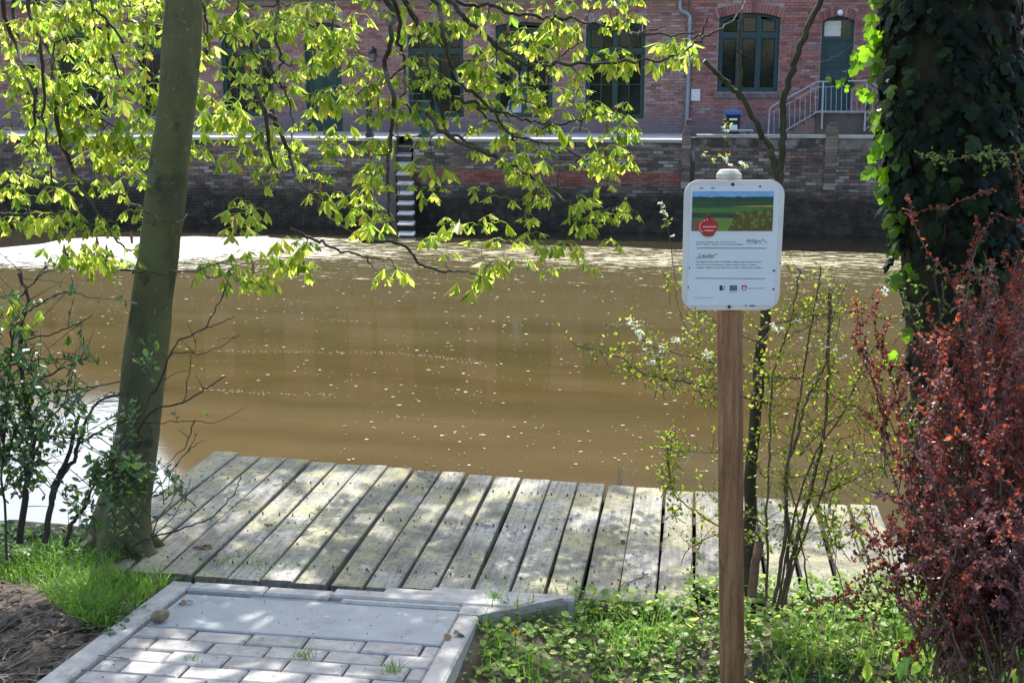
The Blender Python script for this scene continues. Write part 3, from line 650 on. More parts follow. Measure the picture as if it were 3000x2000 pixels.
# ================================================================ PATH AND JETTY
ANG = -math.atan(SLOPE)
path = MB(); path.add([(-1.86, -6, zpath(-1) - .03), (-.78, -6, zpath(-1) - .03), (-.78, -1, zpath(-1) - .03), (-1.86, -1, zpath(-1) - .03), (-.78, 4.2, zpath(4.2) - .03), (-1.86, 4.2, zpath(4.2) - .03)], [(0, 1, 2, 3), (3, 2, 4, 5)])
pathway = path.build('path', pbr('bedding_sand', (.06, .055, .045), (.13, .12, .10), 30, .95), kind='structure')
def slope_box(b_, x0, x1, y0, y1, h, d, c=.004):
    f = lambda x, y: zpath(y) + h
    vs = [(x0, y0, f(x0, y0) - d), (x1, y0, f(x1, y0) - d), (x1, y1, f(x1, y1) - d), (x0, y1, f(x0, y1) - d), (x0, y0, f(x0, y0) - c), (x1, y0, f(x1, y0) - c), (x1, y1, f(x1, y1) - c), (x0, y1, f(x0, y1) - c),
          (x0 + c, y0 + c, f(x0, y0 + c)), (x1 - c, y0 + c, f(x1, y0 + c)), (x1 - c, y1 - c, f(x1, y1 - c)), (x0 + c, y1 - c, f(x0, y1 - c))]
    b_.add(vs, [(0, 1, 5, 4), (1, 2, 6, 5), (2, 3, 7, 6), (3, 0, 4, 7), (4, 5, 9, 8), (5, 6, 10, 9), (6, 7, 11, 10), (7, 4, 8, 11), (8, 9, 10, 11), (0, 3, 2, 1)])
XL, XR = -1.852, -.792
pm = {}
def paver(xc, yc, wdt):
    k = (round(wdt, 3), rnd.randrange(3))
    if k not in pm:
        b_ = MB(); b_.cbox(-wdt / 2, wdt / 2, -.047, .047, -.06, 0, .006); b_.v = [(x + rnd.uniform(-.0015, .0015), y + rnd.uniform(-.0015, .0015), z) for x, y, z in b_.v]; pm[k] = b_.mesh('paver', M['paver'])
    place('paver', pm[k], pathway, loc=(xc, yc, zpath(yc) + rnd.uniform(-.003, .002)), rot=(ANG + rnd.uniform(-.012, .012), rnd.uniform(-.01, .01), rnd.uniform(-.008, .008)))
Y = 3.70; r = 0
while Y > 2.2:
    x = XL
    first = .1 if r % 2 else .2
    while x < XR - .03:
        wd = min(first if x == XL else .2, XR - x)
        paver(x + wd / 2, Y - .05, wd - .007); x += wd
    Y -= .1; r += 1
b_ = MB(); slope_box(b_, XL + .004, XR - .004, 3.706, 4.045, .001, .06, .005); b_.build('cement_slab', M['slab'], pathway)
# kerbs
def kerb(x0, x1, y0, y1, h, d=.16, mat='concrete'): b_ = MB(); slope_box(b_, x0, x1, y0, y1, h + rnd.uniform(-.003, .003), d, .008); b_.build('kerb_stone', M[mat], pathway)
for a, b in ((3.12, 4.14), (2.10, 3.113)): kerb(-1.942, XL - .004, a, b, .016)
for a, b in ((3.03, 3.985), (2.03, 3.023)): kerb(XR + .002, -.716, a, b, .012, .22)
kerb(-1.85, -1.555, 4.062, 4.142, .020); kerb(-1.551, -1.30, 4.064, 4.144, .016)
kerb(-1.60, -1.10, 4.046, 4.061, .006); 
kerb(-1.297, -.60, 4.085, 4.165, .016); kerb(-1.25, -.795, 4.048, 4.082, .012)
kerb(-1.12, -.50, 4.168, 4.232, .010); kerb(-.95, -.40, 4.235, 4.29, .006)
b_ = MB()
fz = lambda h: (lambda x, y: zpath(y) + h)
b_.prism([(-.792, 3.99), (-.716, 3.99), (-.44, 4.232), (-.494, 4.232), (-.597, 4.166), (-.597, 4.083), (-.792, 4.083)], fz(-.30), fz(.010)); b_.build('kerb_stone', M['concrete'], pathway)
b_ = MB(); b_.prism([(-.716, 3.986), (-.702, 3.977), (-.42, 4.232), (-.436, 4.236)], fz(-.30), fz(-.012)); b_.build('kerb_face', pbr('shaded_kerb_face', (.15, .125, .11), (.24, .21, .19), 8, .9, .3, 60), pathway)  # darker strip on the kerb side, its shade put into the colour

# jetty of grey planks
DZ = 1.36
def plank_mat():
    m, n, l = new_mat('weathered_plank')
    b = n.new('ShaderNodeBsdfPrincipled'); o = n.new('ShaderNodeOutputMaterial'); l.new(b.outputs[0], o.inputs[0]); b.inputs['Roughness'].default_value = .85; b.inputs['Specular IOR Level'].default_value = .2
    v = pos_node(n, l); g = pos_node(n, l, (14, .8, 1))
    c = ramp(n, l, noise_node(n, l, v, 3.2, 6, .65), [(.3, (.155, .155, .135)), (.5, (.28, .275, .25)), (.7, (.45, .44, .42))])
    c = mixc(n, l, 1., c, ramp(n, l, noise_node(n, l, g, 5, 6, .7), [(.3, grey(.5)), (.62, grey(1.1))]), 'MULTIPLY')
    k = ramp(n, l, noise_node(n, l, v, 5.5, 6, .7), [(.46, grey(0)), (.62, grey(.7))]); c = mixc(n, l, k, c, (.38, .36, .20))          # lichen
    k = ramp(n, l, noise_node(n, l, v, 46, 5, .75), [(.54, grey(0)), (.61, grey(.9))]); c = mixc(n, l, k, c, (.13, .115, .095))       # crumbs of soil
    k = ramp(n, l, noise_node(n, l, v, 13, 5, .7), [(.62, grey(0)), (.72, grey(.5))]); c = mixc(n, l, k, c, (.22, .20, .17))
    c = mixc(n, l, 1., c, ramp(n, l, rand_node(n, l), [(0, grey(.72)), (1, grey(1.08))]), 'MULTIPLY')
    l.new(c, b.inputs['Base Color'])
    bp = n.new('ShaderNodeBump'); bp.inputs['Strength'].default_value = .6; bp.inputs['Distance'].default_value = .006
    l.new(noise_node(n, l, v, 55, 6, .75), bp.inputs['Height']); l.new(bp.outputs[0], b.inputs['Normal']); return m
M['plank'] = plank_mat(); M['darkwood'] = pbr('wet_dark_wood', (.035, .03, .025), (.07, .06, .05), 5, .8, .4)
jt = thing('jetty', (-.8, 5.1, 0), 'weathered grey plank jetty at the edge of the canal', 'jetty')
NP = 24; pitch = 3.47 / NP
for i in range(NP):
    x0 = -2.55 + i * pitch; gap = rnd.choice((.009, .012, .015, .018)) if i < 11 else rnd.choice((.007, .009, .013, .016, .02, .023)); sh = rnd.uniform(-.004, .004)
    x1 = x0 + pitch - gap; b_ = MB(); yn = 4.40 + rnd.uniform(-.015, .02) + (.17 if i > 17 else 0); ns = 7; zoff = rnd.uniform(-.006, .006); tw = rnd.uniform(-.02, .02)
    rows = []
    for k in range(ns + 1):
        t = k / ns; xm = (x0 + x1) / 2 + sh
        yf_ = 5.83 - .105 * (xm + .6) + (.03 if i == 0 else 0) + rnd.uniform(-.006, .006) * (k == ns)
        y = yn + (yf_ - yn) * t; wob = .0025 * math.sin(t * 5 + i)
        h = DZ + zoff + tw * .02 * (t - .5)
        rows.append([(x0 + sh + wob, y, h - .045), (x0 + sh + wob, y, h - .004), (x0 + sh + .005 + wob, y, h), (x1 + sh - .005 - wob, y, h + tw * .05), (x1 + sh - wob, y, h - .004), (x1 + sh - wob, y, h - .045)])
    vs = [p for r_ in rows for p in r_]; fs = [(k * 6 + a, k * 6 + a + 1, (k + 1) * 6 + a + 1, (k + 1) * 6 + a) for k in range(ns) for a in range(5)] + [tuple(range(5, -1, -1)), tuple(range(ns * 6, ns * 6 + 6))]
    fs += [(k * 6 + 5, k * 6, (k + 1) * 6, (k + 1) * 6 + 5) for k in range(ns)]
    b_.add(vs, fs); b_.build('plank', M['plank'], jt)
b_ = MB()
for i in range(NP):
    xm = -2.55 + (i + .45) * pitch
    for y in (4.56 + (.1 if i > 17 else 0), 5.15, 5.62):
        for s_ in (-.04, .04): b_.tube([(xm + s_ + rnd.uniform(-.004, .004), y + rnd.uniform(-.012, .012), DZ - .004), (xm + s_, y, DZ + .0065)], [.004, .0036], 6)
b_.build('screw_heads', pbr('rusty_screw', (.09, .07, .055), (.16, .12, .09), 50, .7, metal=.5), jt, kind='stuff')
for k_ in range(2):  # boards added to keep sunlight out from under the planks
    b_ = MB(); b_.add([(-2.5, 5.98, DZ - .50 * (k_ + 1) - .06), (.88, 5.62, DZ - .50 * (k_ + 1) - .06), (.88, 5.62, DZ - .50 * k_ - .07), (-2.5, 5.98, DZ - .50 * k_ - .07), (-2.5, 5.94, DZ - .50 * (k_ + 1) - .06), (.88, 5.58, DZ - .50 * (k_ + 1) - .06), (.88, 5.58, DZ - .50 * k_ - .07), (-2.5, 5.94, DZ - .50 * k_ - .07)], [(0, 3, 2, 1), (4, 5, 6, 7), (0, 1, 5, 4), (3, 7, 6, 2)]); b_.build('sun_screen_board', M['darkwood'], jt)
for y in (4.55, 5.15, 5.50):
    b_ = MB(); b_.box(-2.50, .88, y - .05, y + .05, DZ - .17, DZ - .056); b_.build('beam', M['darkwood'], jt)
for x in (-2.4, -1.3, -.2, .8):
    for y in (5.16, 5.48): b_ = MB(); b_.tube([(x, y, -1), (x, y, DZ - .172)], .07, 9); b_.build('post', M['darkwood'], jt)

# ================================================================ SIGN
U, NRM, UP = Vector((math.cos(YAW), math.sin(YAW), 0)), Vector((math.sin(YAW), -math.cos(YAW), 0)), Vector((0, 0, 1))
SCN = pt(2147, 718, 3.84); PXM = 3550 / 3.84
sg = thing('information_sign', (SCN.x, SCN.y + .05, gz(SCN.x, SCN.y)), 'white information sign on a round wooden post beside the path', 'sign')
def S(a, b, c=0.): return SCN + U * a + UP * b + NRM * c
def Q(x, y, c=0.): return S((x - 2147) / PXM, (718 - y) / PXM, c)
wood = pbr('weathered_post', (.29, .125, .06), (.54, .30, .165), 5, .85, .8, 30, stretch=(11, 11, .6), spots=[((.17, .15, .07), 3, .58, .55), ((.10, .06, .035), 9, .60, .7)], grain=.5)
pc = S(-.002, 0, -.052); pr = 38 / PXM
b_ = MB(); n = 20; prof = [(gz(pc.x, pc.y) - .3, pr * 1.03), (SCN.z - .6, pr * 1.02), (SCN.z, pr), (py(2140, 522, pc.y).z, pr * .98), (py(2140, 510, pc.y).z, pr * .97), (py(2140, 499, pc.y).z, pr * .72), (py(2140, 497, pc.y).z, pr * .66)]
zz = []; 
for i in range(len(prof) - 1):
    for k in range(5): t = k / 5; zz.append((prof[i][0] + (prof[i + 1][0] - prof[i][0]) * t, prof[i][1] + (prof[i + 1][1] - prof[i][1]) * t))
zz.append(prof[-1]); lean = .042
def pr_ring(z, r_): return [(pc.x + (z - SCN.z) * -lean + (r_ + .0012 * noise.noise(Vector((math.cos(6.283 * k / n) * 3, math.sin(6.283 * k / n) * 3, z * 3)))) * math.cos(6.283 * k / n), pc.y + (r_) * math.sin(6.283 * k / n), z) for k in range(n)]
vs = [p for z, r_ in zz for p in pr_ring(z, r_)]; fs = [(i * n + k, i * n + (k + 1) % n, (i + 1) * n + (k + 1) % n, (i + 1) * n + k) for i in range(len(zz) - 1) for k in range(n)] + [tuple(range((len(zz) - 1) * n, len(zz) * n))]
b_.add(vs, fs); ztop_ = SCN.z + .19
for i, f in enumerate(b_.f): b_.m[i] = int(sum(b_.v[k][2] for k in f) / len(f) > ztop_)
post = b_.build('post', [wood, pbr('grey_post_top', (.34, .33, .30), (.52, .51, .48), 20, .9, .5, 60, spots=[((.30, .31, .14), 22, .58, .5)])], sg, smooth=True)
b_ = MB(); b_.tube([(pc.x, pc.y, prof[4][0] - .001), (pc.x, pc.y, prof[4][0] + .002)], pr * .99, 20); 
def rrect(x0, x1, y0, y1, r, k=6):
    o = []
    for cx, cy, a0 in ((x1 - r, y1 - r, 90), (x0 + r, y1 - r, 180), (x0 + r, y0 + r, 270), (x1 - r, y0 + r, 0)):
        pass
    for cx, cy, a0 in ((x1 - r, y0 + r, -90), (x1 - r, y1 - r, 0), (x0 + r, y1 - r, 90), (x0 + r, y0 + r, 180)):
        for i in range(k + 1): a = R(a0 + 90 * i / k); o.append((cx + r * math.cos(a), cy + r * math.sin(a)))
    return o
def plate(b_, poly, c0, c1, m=0):
    n = len(poly); b_.add([S(a, b, c1) for a, b in poly] + [S(a, b, c0) for a, b in poly], [tuple(range(n)), tuple(range(2 * n - 1, n - 1, -1))] + [(i, n + i, n + (i + 1) % n, (i + 1) % n) for i in range(n)], m)
X = lambda x: (x - 2147) / PXM
Yp = lambda y: (718 - y) / PXM
b_ = MB(); plate(b_, [(a + .004 * (b < -.1) * (1 if a < 0 else -1) * min(1, (-b - .1) / .12), b) for a, b in rrect(X(2000), X(2292), Yp(911), Yp(529), .047, 8)], -.006, 0); board = b_.build('sign_board', pbr('white_sign_plastic', (.56, .55, .53), (.66, .65, .63), 7, .4, .05, 30, spec=.4, spots=[((.42, .40, .36), 11, .66, .4)]), sg)
b_ = MB(); plate(b_, rrect(X(2018), X(2276), Yp(897), Yp(545), .003, 2), .0004, .0014); sheet = b_.build('printed_sheet', pbr('printed_sheet', (.60, .66, .70), (.65, .71, .75), 5, .25, spec=.5), sg)
cols = {'sky': (.16, .34, .56), 'skylow': (.32, .46, .66), 'hill': (.015, .05, .045), 'wood': (.02, .07, .03), 'field': (.055, .16, .04), 'gold': (.42, .28, .06), 'hedge': (.04, .045, .035), 'meadow': (.12, .22, .04), 'bush': (.07, .075, .015), 'bushl': (.16, .15, .035), 'soil': (.16, .08, .05)}
def flat(poly, c, b_, m): b_.add([Q(x, y, c) for x, y in poly], [tuple(range(len(poly)))], m)
L_ = list(cols); mats = [pbr('print_' + k, v, tuple(q * 1.25 for q in v), 60, .3, spec=.5) for k, v in cols.items()]
b_ = MB(); ix = L_.index
flat([(2024, 676), (2260, 676), (2260, 562), (2024, 562)], .0018, b_, ix('field'))
flat([(2024, 581), (2260, 581), (2260, 561), (2024, 561)], .0021, b_, ix('sky'))
for layer, (y0, y1, nm, c) in enumerate(((577, 606, 'hill', .0024), (588, 608, 'wood', .0027))):
    top = [(2260 - i * 236 / 30, y0 + 3 * noise.noise(Vector((i * .5, layer * 3, 1)))) for i in range(31)]; flat([(2024, y1), (2260, y1)] + top, c, b_, ix(nm))
flat([(2130, 606), (2260, 606), (2260, 602), (2200, 603)], .0030, b_, ix('gold'))
flat([(2024, 636)] + [(2024 + i * 6, 638 + 2 * math.sin(i * 1.7)) for i in range(1, 25)] + [(2168, 624)] + [(2168 - i * 6, 624 + 3 * noise.noise(Vector((i * .9, 7, 2)))) for i in range(1, 24)] + [(2024, 622)], .0030, b_, ix('hedge'))
flat([(2024, 676), (2190, 676), (2180, 640), (2100, 638), (2024, 642)], .0033, b_, ix('meadow')); flat([(2024, 676), (2052, 676), (2050, 645), (2024, 642)], .0036, b_, ix('soil'))
flat([(2128, 676), (2260, 676), (2260, 614), (2240, 612), (2225, 620), (2205, 616), (2192, 628), (2178, 616), (2164, 620), (2156, 632), (2146, 640), (2140, 655)], .0036, b_, ix('bush'))
for k in range(26): x, y = rnd.uniform(2140, 2252), rnd.uniform(622, 670); r_ = rnd.uniform(3, 8); flat([(x + r_ * math.cos(-a) * rnd.uniform(.7, 1.2), y + r_ * .8 * math.sin(-a) * rnd.uniform(.7, 1.2)) for a in [q * .9 for q in range(7)]], .0039 + k * .00002, b_, ix('bushl'))
b_.build('photo_print', mats, sheet)
red, dgr, ink, blue, mag = (pbr('print_' + a, c, None, 5, .3, spec=.5) for a, c in (('red', (.42, .02, .03)), ('leaf_green', (.03, .12, .03)), ('ink', (.03, .04, .05)), ('blue', (.03, .11, .22)), ('crest_red', (.38, .03, .12))))
pale = pbr('print_pale', (.72, .45, .42), None, 5, .3); faint = pbr('print_faint_ink', (.16, .20, .24), None, 5, .4)
b_ = MB()
flat([(2074 + 18 * math.cos(-a), 684 + 9 * math.sin(-a)) for a in [q * .45 for q in range(14)]], .0046, b_, 1)
flat([(2072 + 29 * math.cos(-a) * (1 + .05 * math.sin(3 * a)), 664 + 25 * math.sin(-a)) for a in [q * .26 for q in range(24)]], .0050, b_, 0)
flat([(2066, 638), (2071, 638), (2070, 626), (2064, 627)], .0048, b_, 0)
flat([(2062, 640), (2062, 632), (2050, 626), (2052, 636)], .0047, b_, 1)
b_.build('apple_logo', [red, dgr], sheet)
b_ = MB()
for x, y, wd in ((2056, 664, 40), (2062, 675, 26)): flat([(x, y + 1.6), (x + wd, y + 1.6), (x + wd, y - 1.6), (x, y - 1.6)], .0053, b_, 0)
for k in range(7): a = R(95 + k * 22); x, y = 2071 + 24 * math.cos(a), 663 - 20 * math.sin(a); flat([(x - 2, y + 2), (x + 2, y + 2), (x + 2, y - 2), (x - 2, y - 2)], .0053, b_, 0)
b_.build('logo_lettering', pale, sheet)
def text(s, x, y, size, mat, name, wmax=None):
    cu = bpy.data.curves.new('lettering', 'FONT'); cu.body = s; cu.size = 1; cu.resolution_u = 2
    ob = bpy.data.objects.new('lettering', cu); COL.objects.link(ob); bpy.context.view_layer.update()
    me = bpy.data.meshes.new_from_object(ob.evaluated_get(bpy.context.evaluated_depsgraph_get())); bpy.data.objects.remove(ob)
    k = size / PXM; mx = max((v.co.x for v in me.vertices), default=1)
    kx = (wmax / PXM) / mx if wmax else k; p0 = Q(x, y, .0022)
    for v in me.vertices: v.co = p0 + U * (v.co.x * kx) + UP * (v.co.y * k)
    me.materials.clear(); me.materials.append(mat); return place(name, me, sheet)
t_ = text('\u201eLeader\u201c', 2040, 756, 21, ink, 'heading_lettering', 62)
b_ = MB()
def rule(x0, x1, y, th, sl=0): flat([(x0, y + th), (x1, y + th + sl), (x1, y - th + sl), (x0, y - th)], .0022, b_, 0)
rule(2040, 2245, 726.5, .9, .6); rule(2040, 2244, 815.5, .8, 1.6); b_.build('ruled_line', ink, sheet)
b_ = MB()
def words(x0, x1, y, th):
    x = x0
    while x < x1:
        wd = min(rnd.uniform(6, 26), x1 - x)
        xx = x
        while xx < x + wd - 1: q = rnd.uniform(1.2, 2.6); u_ = rnd.uniform(.6, 1.4); rule(xx, min(xx + q, x + wd), y - (rnd.random() < .25) * th * .5, th * u_); xx += q + .7
        x += wd + 2.6
words(2040, 2155, 709, 1.1); words(2040, 2178, 716, 1.3)
words(2040, 2234, 767.5, 1.4); words(2040, 2220, 776, 1.3); words(2040, 2236, 784.5, 1.3); words(2196, 2245, 846, 1.2); words(2040, 2095, 873.5, .8); words(2140, 2164, 858, .8); words(2186, 2240, 713.5, .6)
b_.build('small_lettering', faint, sheet)
text('PFEIL', 2186, 710, 12.5, ink, 'logo_lettering', 32)
b_ = MB(); pk = [(2212, 711), (2222, 705), (2228, 709), (2234, 701), (2240, 706), (2247, 712)]
for (xa_, ya_), (xb_, yb_) in zip(pk, pk[1:]): flat([(xa_, ya_ + 1), (xb_, yb_ + 1), (xb_, yb_ - 1), (xa_, ya_ - 1)], .0022, b_, 0)
b_.build('mountain_logo', ink, sheet)
b_ = MB(); flat([(2112, 852), (2121, 852), (2121, 837), (2112, 837)], .0022, b_, 0); flat([(2122, 852), (2124, 852), (2128, 838), (2126, 838)], .0022, b_, 0); b_.build('small_logo', ink, sheet)
b_ = MB(); flat([(2142, 853), (2164, 853), (2164, 837), (2142, 837)], .0022, b_, 0); b_.build('flag_logo', blue, sheet)
b_ = MB()
for k in range(12): a = k * math.pi / 6; x, y = 2153 + 5 * math.cos(a), 845 + 5 * math.sin(a); flat([(x - .7, y + .7), (x + .7, y + .7), (x + .7, y - .7), (x - .7, y - .7)], .0025, b_, 0)
b_.build('flag_star', pbr('print_yellow', (.6, .5, .1), None, 5, .3), sheet)
b_ = MB(); flat([(2177, 837), (2177, 847), (2180, 851), (2184.5, 853), (2189, 851), (2192, 847), (2192, 837)], .0022, b_, 0); b_.build('crest', mag, sheet)
b_ = MB(); flat([(2180, 849), (2188, 849), (2189, 844), (2186, 841), (2182, 841), (2181, 845)], .0025, b_, 0); b_.build('crest_horse', pbr('print_white', (.7, .7, .7), None, 5, .3), sheet)
for x, y in ((2140, 541), (2143, 901)): b_ = MB(); b_.tube([Q(x, y, -.002), Q(x, y, .004), Q(x, y, .0055)], [.0052, .0052, .003], 10); b_.build('screw', M['black'], sg)
b_ = MB()
for x, y, rx, ry in ((2050, 552, 7, 1.5), (2082, 552, 6, 1.5), (2219, 547, 3, 3), (2270, 794, 3.5, 3.5), (2271, 848, 3.5, 3.5), (2288, 771, 2.5, 3), (2192, 897, 4, 1.6), (2212, 897.5, 10, 2), (2043, 906, 2, 2), (2022, 784, 1.5, 4), (2020, 842, 1.5, 4)): flat([(x + rx * math.cos(-a) * rnd.uniform(.7, 1.2), y + ry * math.sin(-a) * rnd.uniform(.7, 1.2)) for a in [q * .7 for q in range(9)]], .0028, b_, 0)
b_.build('stain', pbr('dirt_stain', (.05, .045, .05), None, 5, .8), sg)

# ================================================================ VEGETATION
def rot_to(d, roll=0.):
    """matrix whose +X looks along d, Z as upright as it can be, then rolled"""
    x = Vector(d).normalized(); y = Vector((0, 0, 1)).cross(x)
    y = y.normalized() if y.length > 1e-4 else Vector((0, 1, 0))
    z = x.cross(y); m = Matrix((x, y, z)).transposed().to_4x4()
    return m @ Matrix.Rotation(roll, 4, 'X')
def blade(vs, fs, base, d, side, nrm, L, W, prof, segs, fold=.25, curl=.0):
    """a leaf blade in two halves along its midrib"""
    o = len(vs); p = Vector(base); dd = Vector(d)
    for i in range(segs + 1):
        t = i / segs; wv = W * prof(t)
        if i: dd = (dd + Vector((0, 0, -curl / segs))).normalized(); p = p + dd * (L / segs)
        if i == 0 or i == segs: vs.append(tuple(p)); 
        else: vs.extend([tuple(p + side * wv + nrm * wv * fold), tuple(p), tuple(p - side * wv + nrm * wv * fold)])
    fs.append((o, o + 1, o + 2)); fs.append((o, o + 2, o + 3))
    for i in range(1, segs - 1):
        a = o + 1 + (i - 1) * 3; fs.append((a, a + 3, a + 4, a + 1)); fs.append((a + 1, a + 4, a + 5, a + 2))
    a = o + 1 + (segs - 2) * 3; e = a + 3; fs.append((a, e, a + 1)); fs.append((a + 1, e, a + 2))
def palmate(droop, spread, nl=5):
    vs, fs = [], []
    pet = Vector((.055, 0, -.012)); k = MB(); k.tube([(0, 0, 0), (.03, 0, .004), tuple(pet)], [.0016, .0014, .0012], 4, cap=False); vs += k.v; fs += [tuple(f) for f in k.f]
    for i in range(nl):
        u = (i / (nl - 1)) * 2 - 1; ph = u * spread + rnd.gauss(0, .08); dr = droop + rnd.gauss(0, .12) + .12 * abs(u)
        d = Vector((math.cos(ph) * math.cos(dr), math.sin(ph) * math.cos(dr), -math.sin(dr)))
        side = Vector((-math.sin(ph), math.cos(ph), 0)); nrm = d.cross(side) * -1
        if nrm.z < 0 and dr < 1.2: nrm = -nrm
        L = .070 * (1 - .34 * abs(u)) * rnd.uniform(.9, 1.12)
        blade(vs, fs, pet, d, side, nrm, L, L * .165, lambda t: (math.sin(math.pi * min(1, t ** 1.35)) * (.75 + .5 * t)), 4, rnd.uniform(-.5, -.15), rnd.uniform(.1, .5))
    return vs, fs
M['chestnut'] = leafmat('young_chestnut_leaf', [(0, (.07, .13, .02)), (.18, (.13, .20, .03)), (.4, (.22, .27, .045)), (.75, (.28, .31, .06)), (.94, (.32, .30, .08)), (1, (.34, .24, .08))], .68, .38, .35, 2.5)
M['bark'] = pbr('smooth_bark', (.050, .052, .022), (.11, .108, .05), 6, .92, .9, 34, stretch=(1, 1, .45), spots=[((.028, .024, .016), 9, .58, .75), ((.24, .24, .19), 34, .63, .85), ((.10, .105, .035), 3, .52, .7)])
M['twig'] = pbr('chestnut_twig', (.030, .025, .018), (.07, .06, .045), 20, .8)
# trunk of the chestnut from the picture: centre line, width, at about 5.3 m
TR = [(352, 1625, 200), (353, 1590, 166), (358, 1540, 148), (366, 1480, 140), (385, 1400, 134), (400, 1300, 123), (413, 1150, 121), (444, 925, 129), (467, 700, 117), (479, 625, 118), (500, 446, 110), (524, 223, 111), (538, 0, 110), (552, -250, 108), (566, -600, 100), (578, -1000, 88), (590, -1500, 66)]
chest = thing('horse_chestnut_tree', tuple(pz(352, 1600, 1.35)), 'leaning smooth trunked chestnut with drooping sunlit young leaves at the bank', 'tree')
TD = 5.25
line = smooth_line([pt(x, y, TD) for x, y, _ in TR], 3); rad = []
for i in range(len(TR) - 1):
    for k in range(3): rad.append((TR[i][2] + (TR[i + 1][2] - TR[i][2]) * k / 3) / 2 / F * TD)
rad.append(TR[-1][2] / 2 / F * TD)
fine, fr = [], []
for i in range(len(line) - 1):
    for k in range(3): fine.append(line[i].lerp(line[i + 1], k / 3)); fr.append(rad[i] + (rad[i + 1] - rad[i]) * k / 3)
b_ = MB(); b_.tube(fine, fr, 40, cap=False)
for i, v in enumerate(b_.v):
    c, r_ = fine[i // 40], fr[i // 40]; d = (Vector(v) - c).normalized(); a = 6.283 * (i % 40) / 40; base = max(0, 1 - (c.z - 1.3) / .45)
    h = .016 * noise.noise(Vector(v) * 2.3) + .006 * noise.noise(Vector((v[0] * 11, v[1] * 11, v[2] * 5))) + .0035 * noise.noise(Vector((v[0] * 34, v[1] * 34, v[2] * 16))) + base * base * (.025 * math.sin(a * 5 + 1) + .04 * noise.noise(Vector((math.cos(a) * 2, math.sin(a) * 2, 3))) + .03)
    b_.v[i] = tuple(Vector(v) + d * h)
for zc, ac in ((2.35, -1.9), (1.95, -1.2), (2.9, -1.5), (1.75, -2.2)):     # old branch scars
    for i, v in enumerate(b_.v):
        c = fine[i // 40]; d = (Vector(v) - c).normalized(); q = math.hypot((v[2] - zc) / .045, (math.atan2(d.y, d.x) - ac) / .35)
        if q < 1.6: b_.v[i] = tuple(Vector(v) + d * .011 * (math.exp(-(q - 1) ** 2 * 5) - .6 * math.exp(-q * q * 3)))
b_.build('trunk', M['bark'], chest, smooth=True)
b_ = MB()
for k in range(7):
    a = k * .9 + .3; c = line[0]; b_.tube(smooth_line([c + Vector((math.cos(a) * .10, math.sin(a) * .10, .10)), c + Vector((math.cos(a) * .20, math.sin(a) * .20, -.02)), c + Vector((math.cos(a) * .36, math.sin(a) * .36, -.11))], 4), [.035] * 4 + [.03, .026, .02, .014, .008][:5], 7)
b_.build('root', M['bark'], chest, smooth=True)
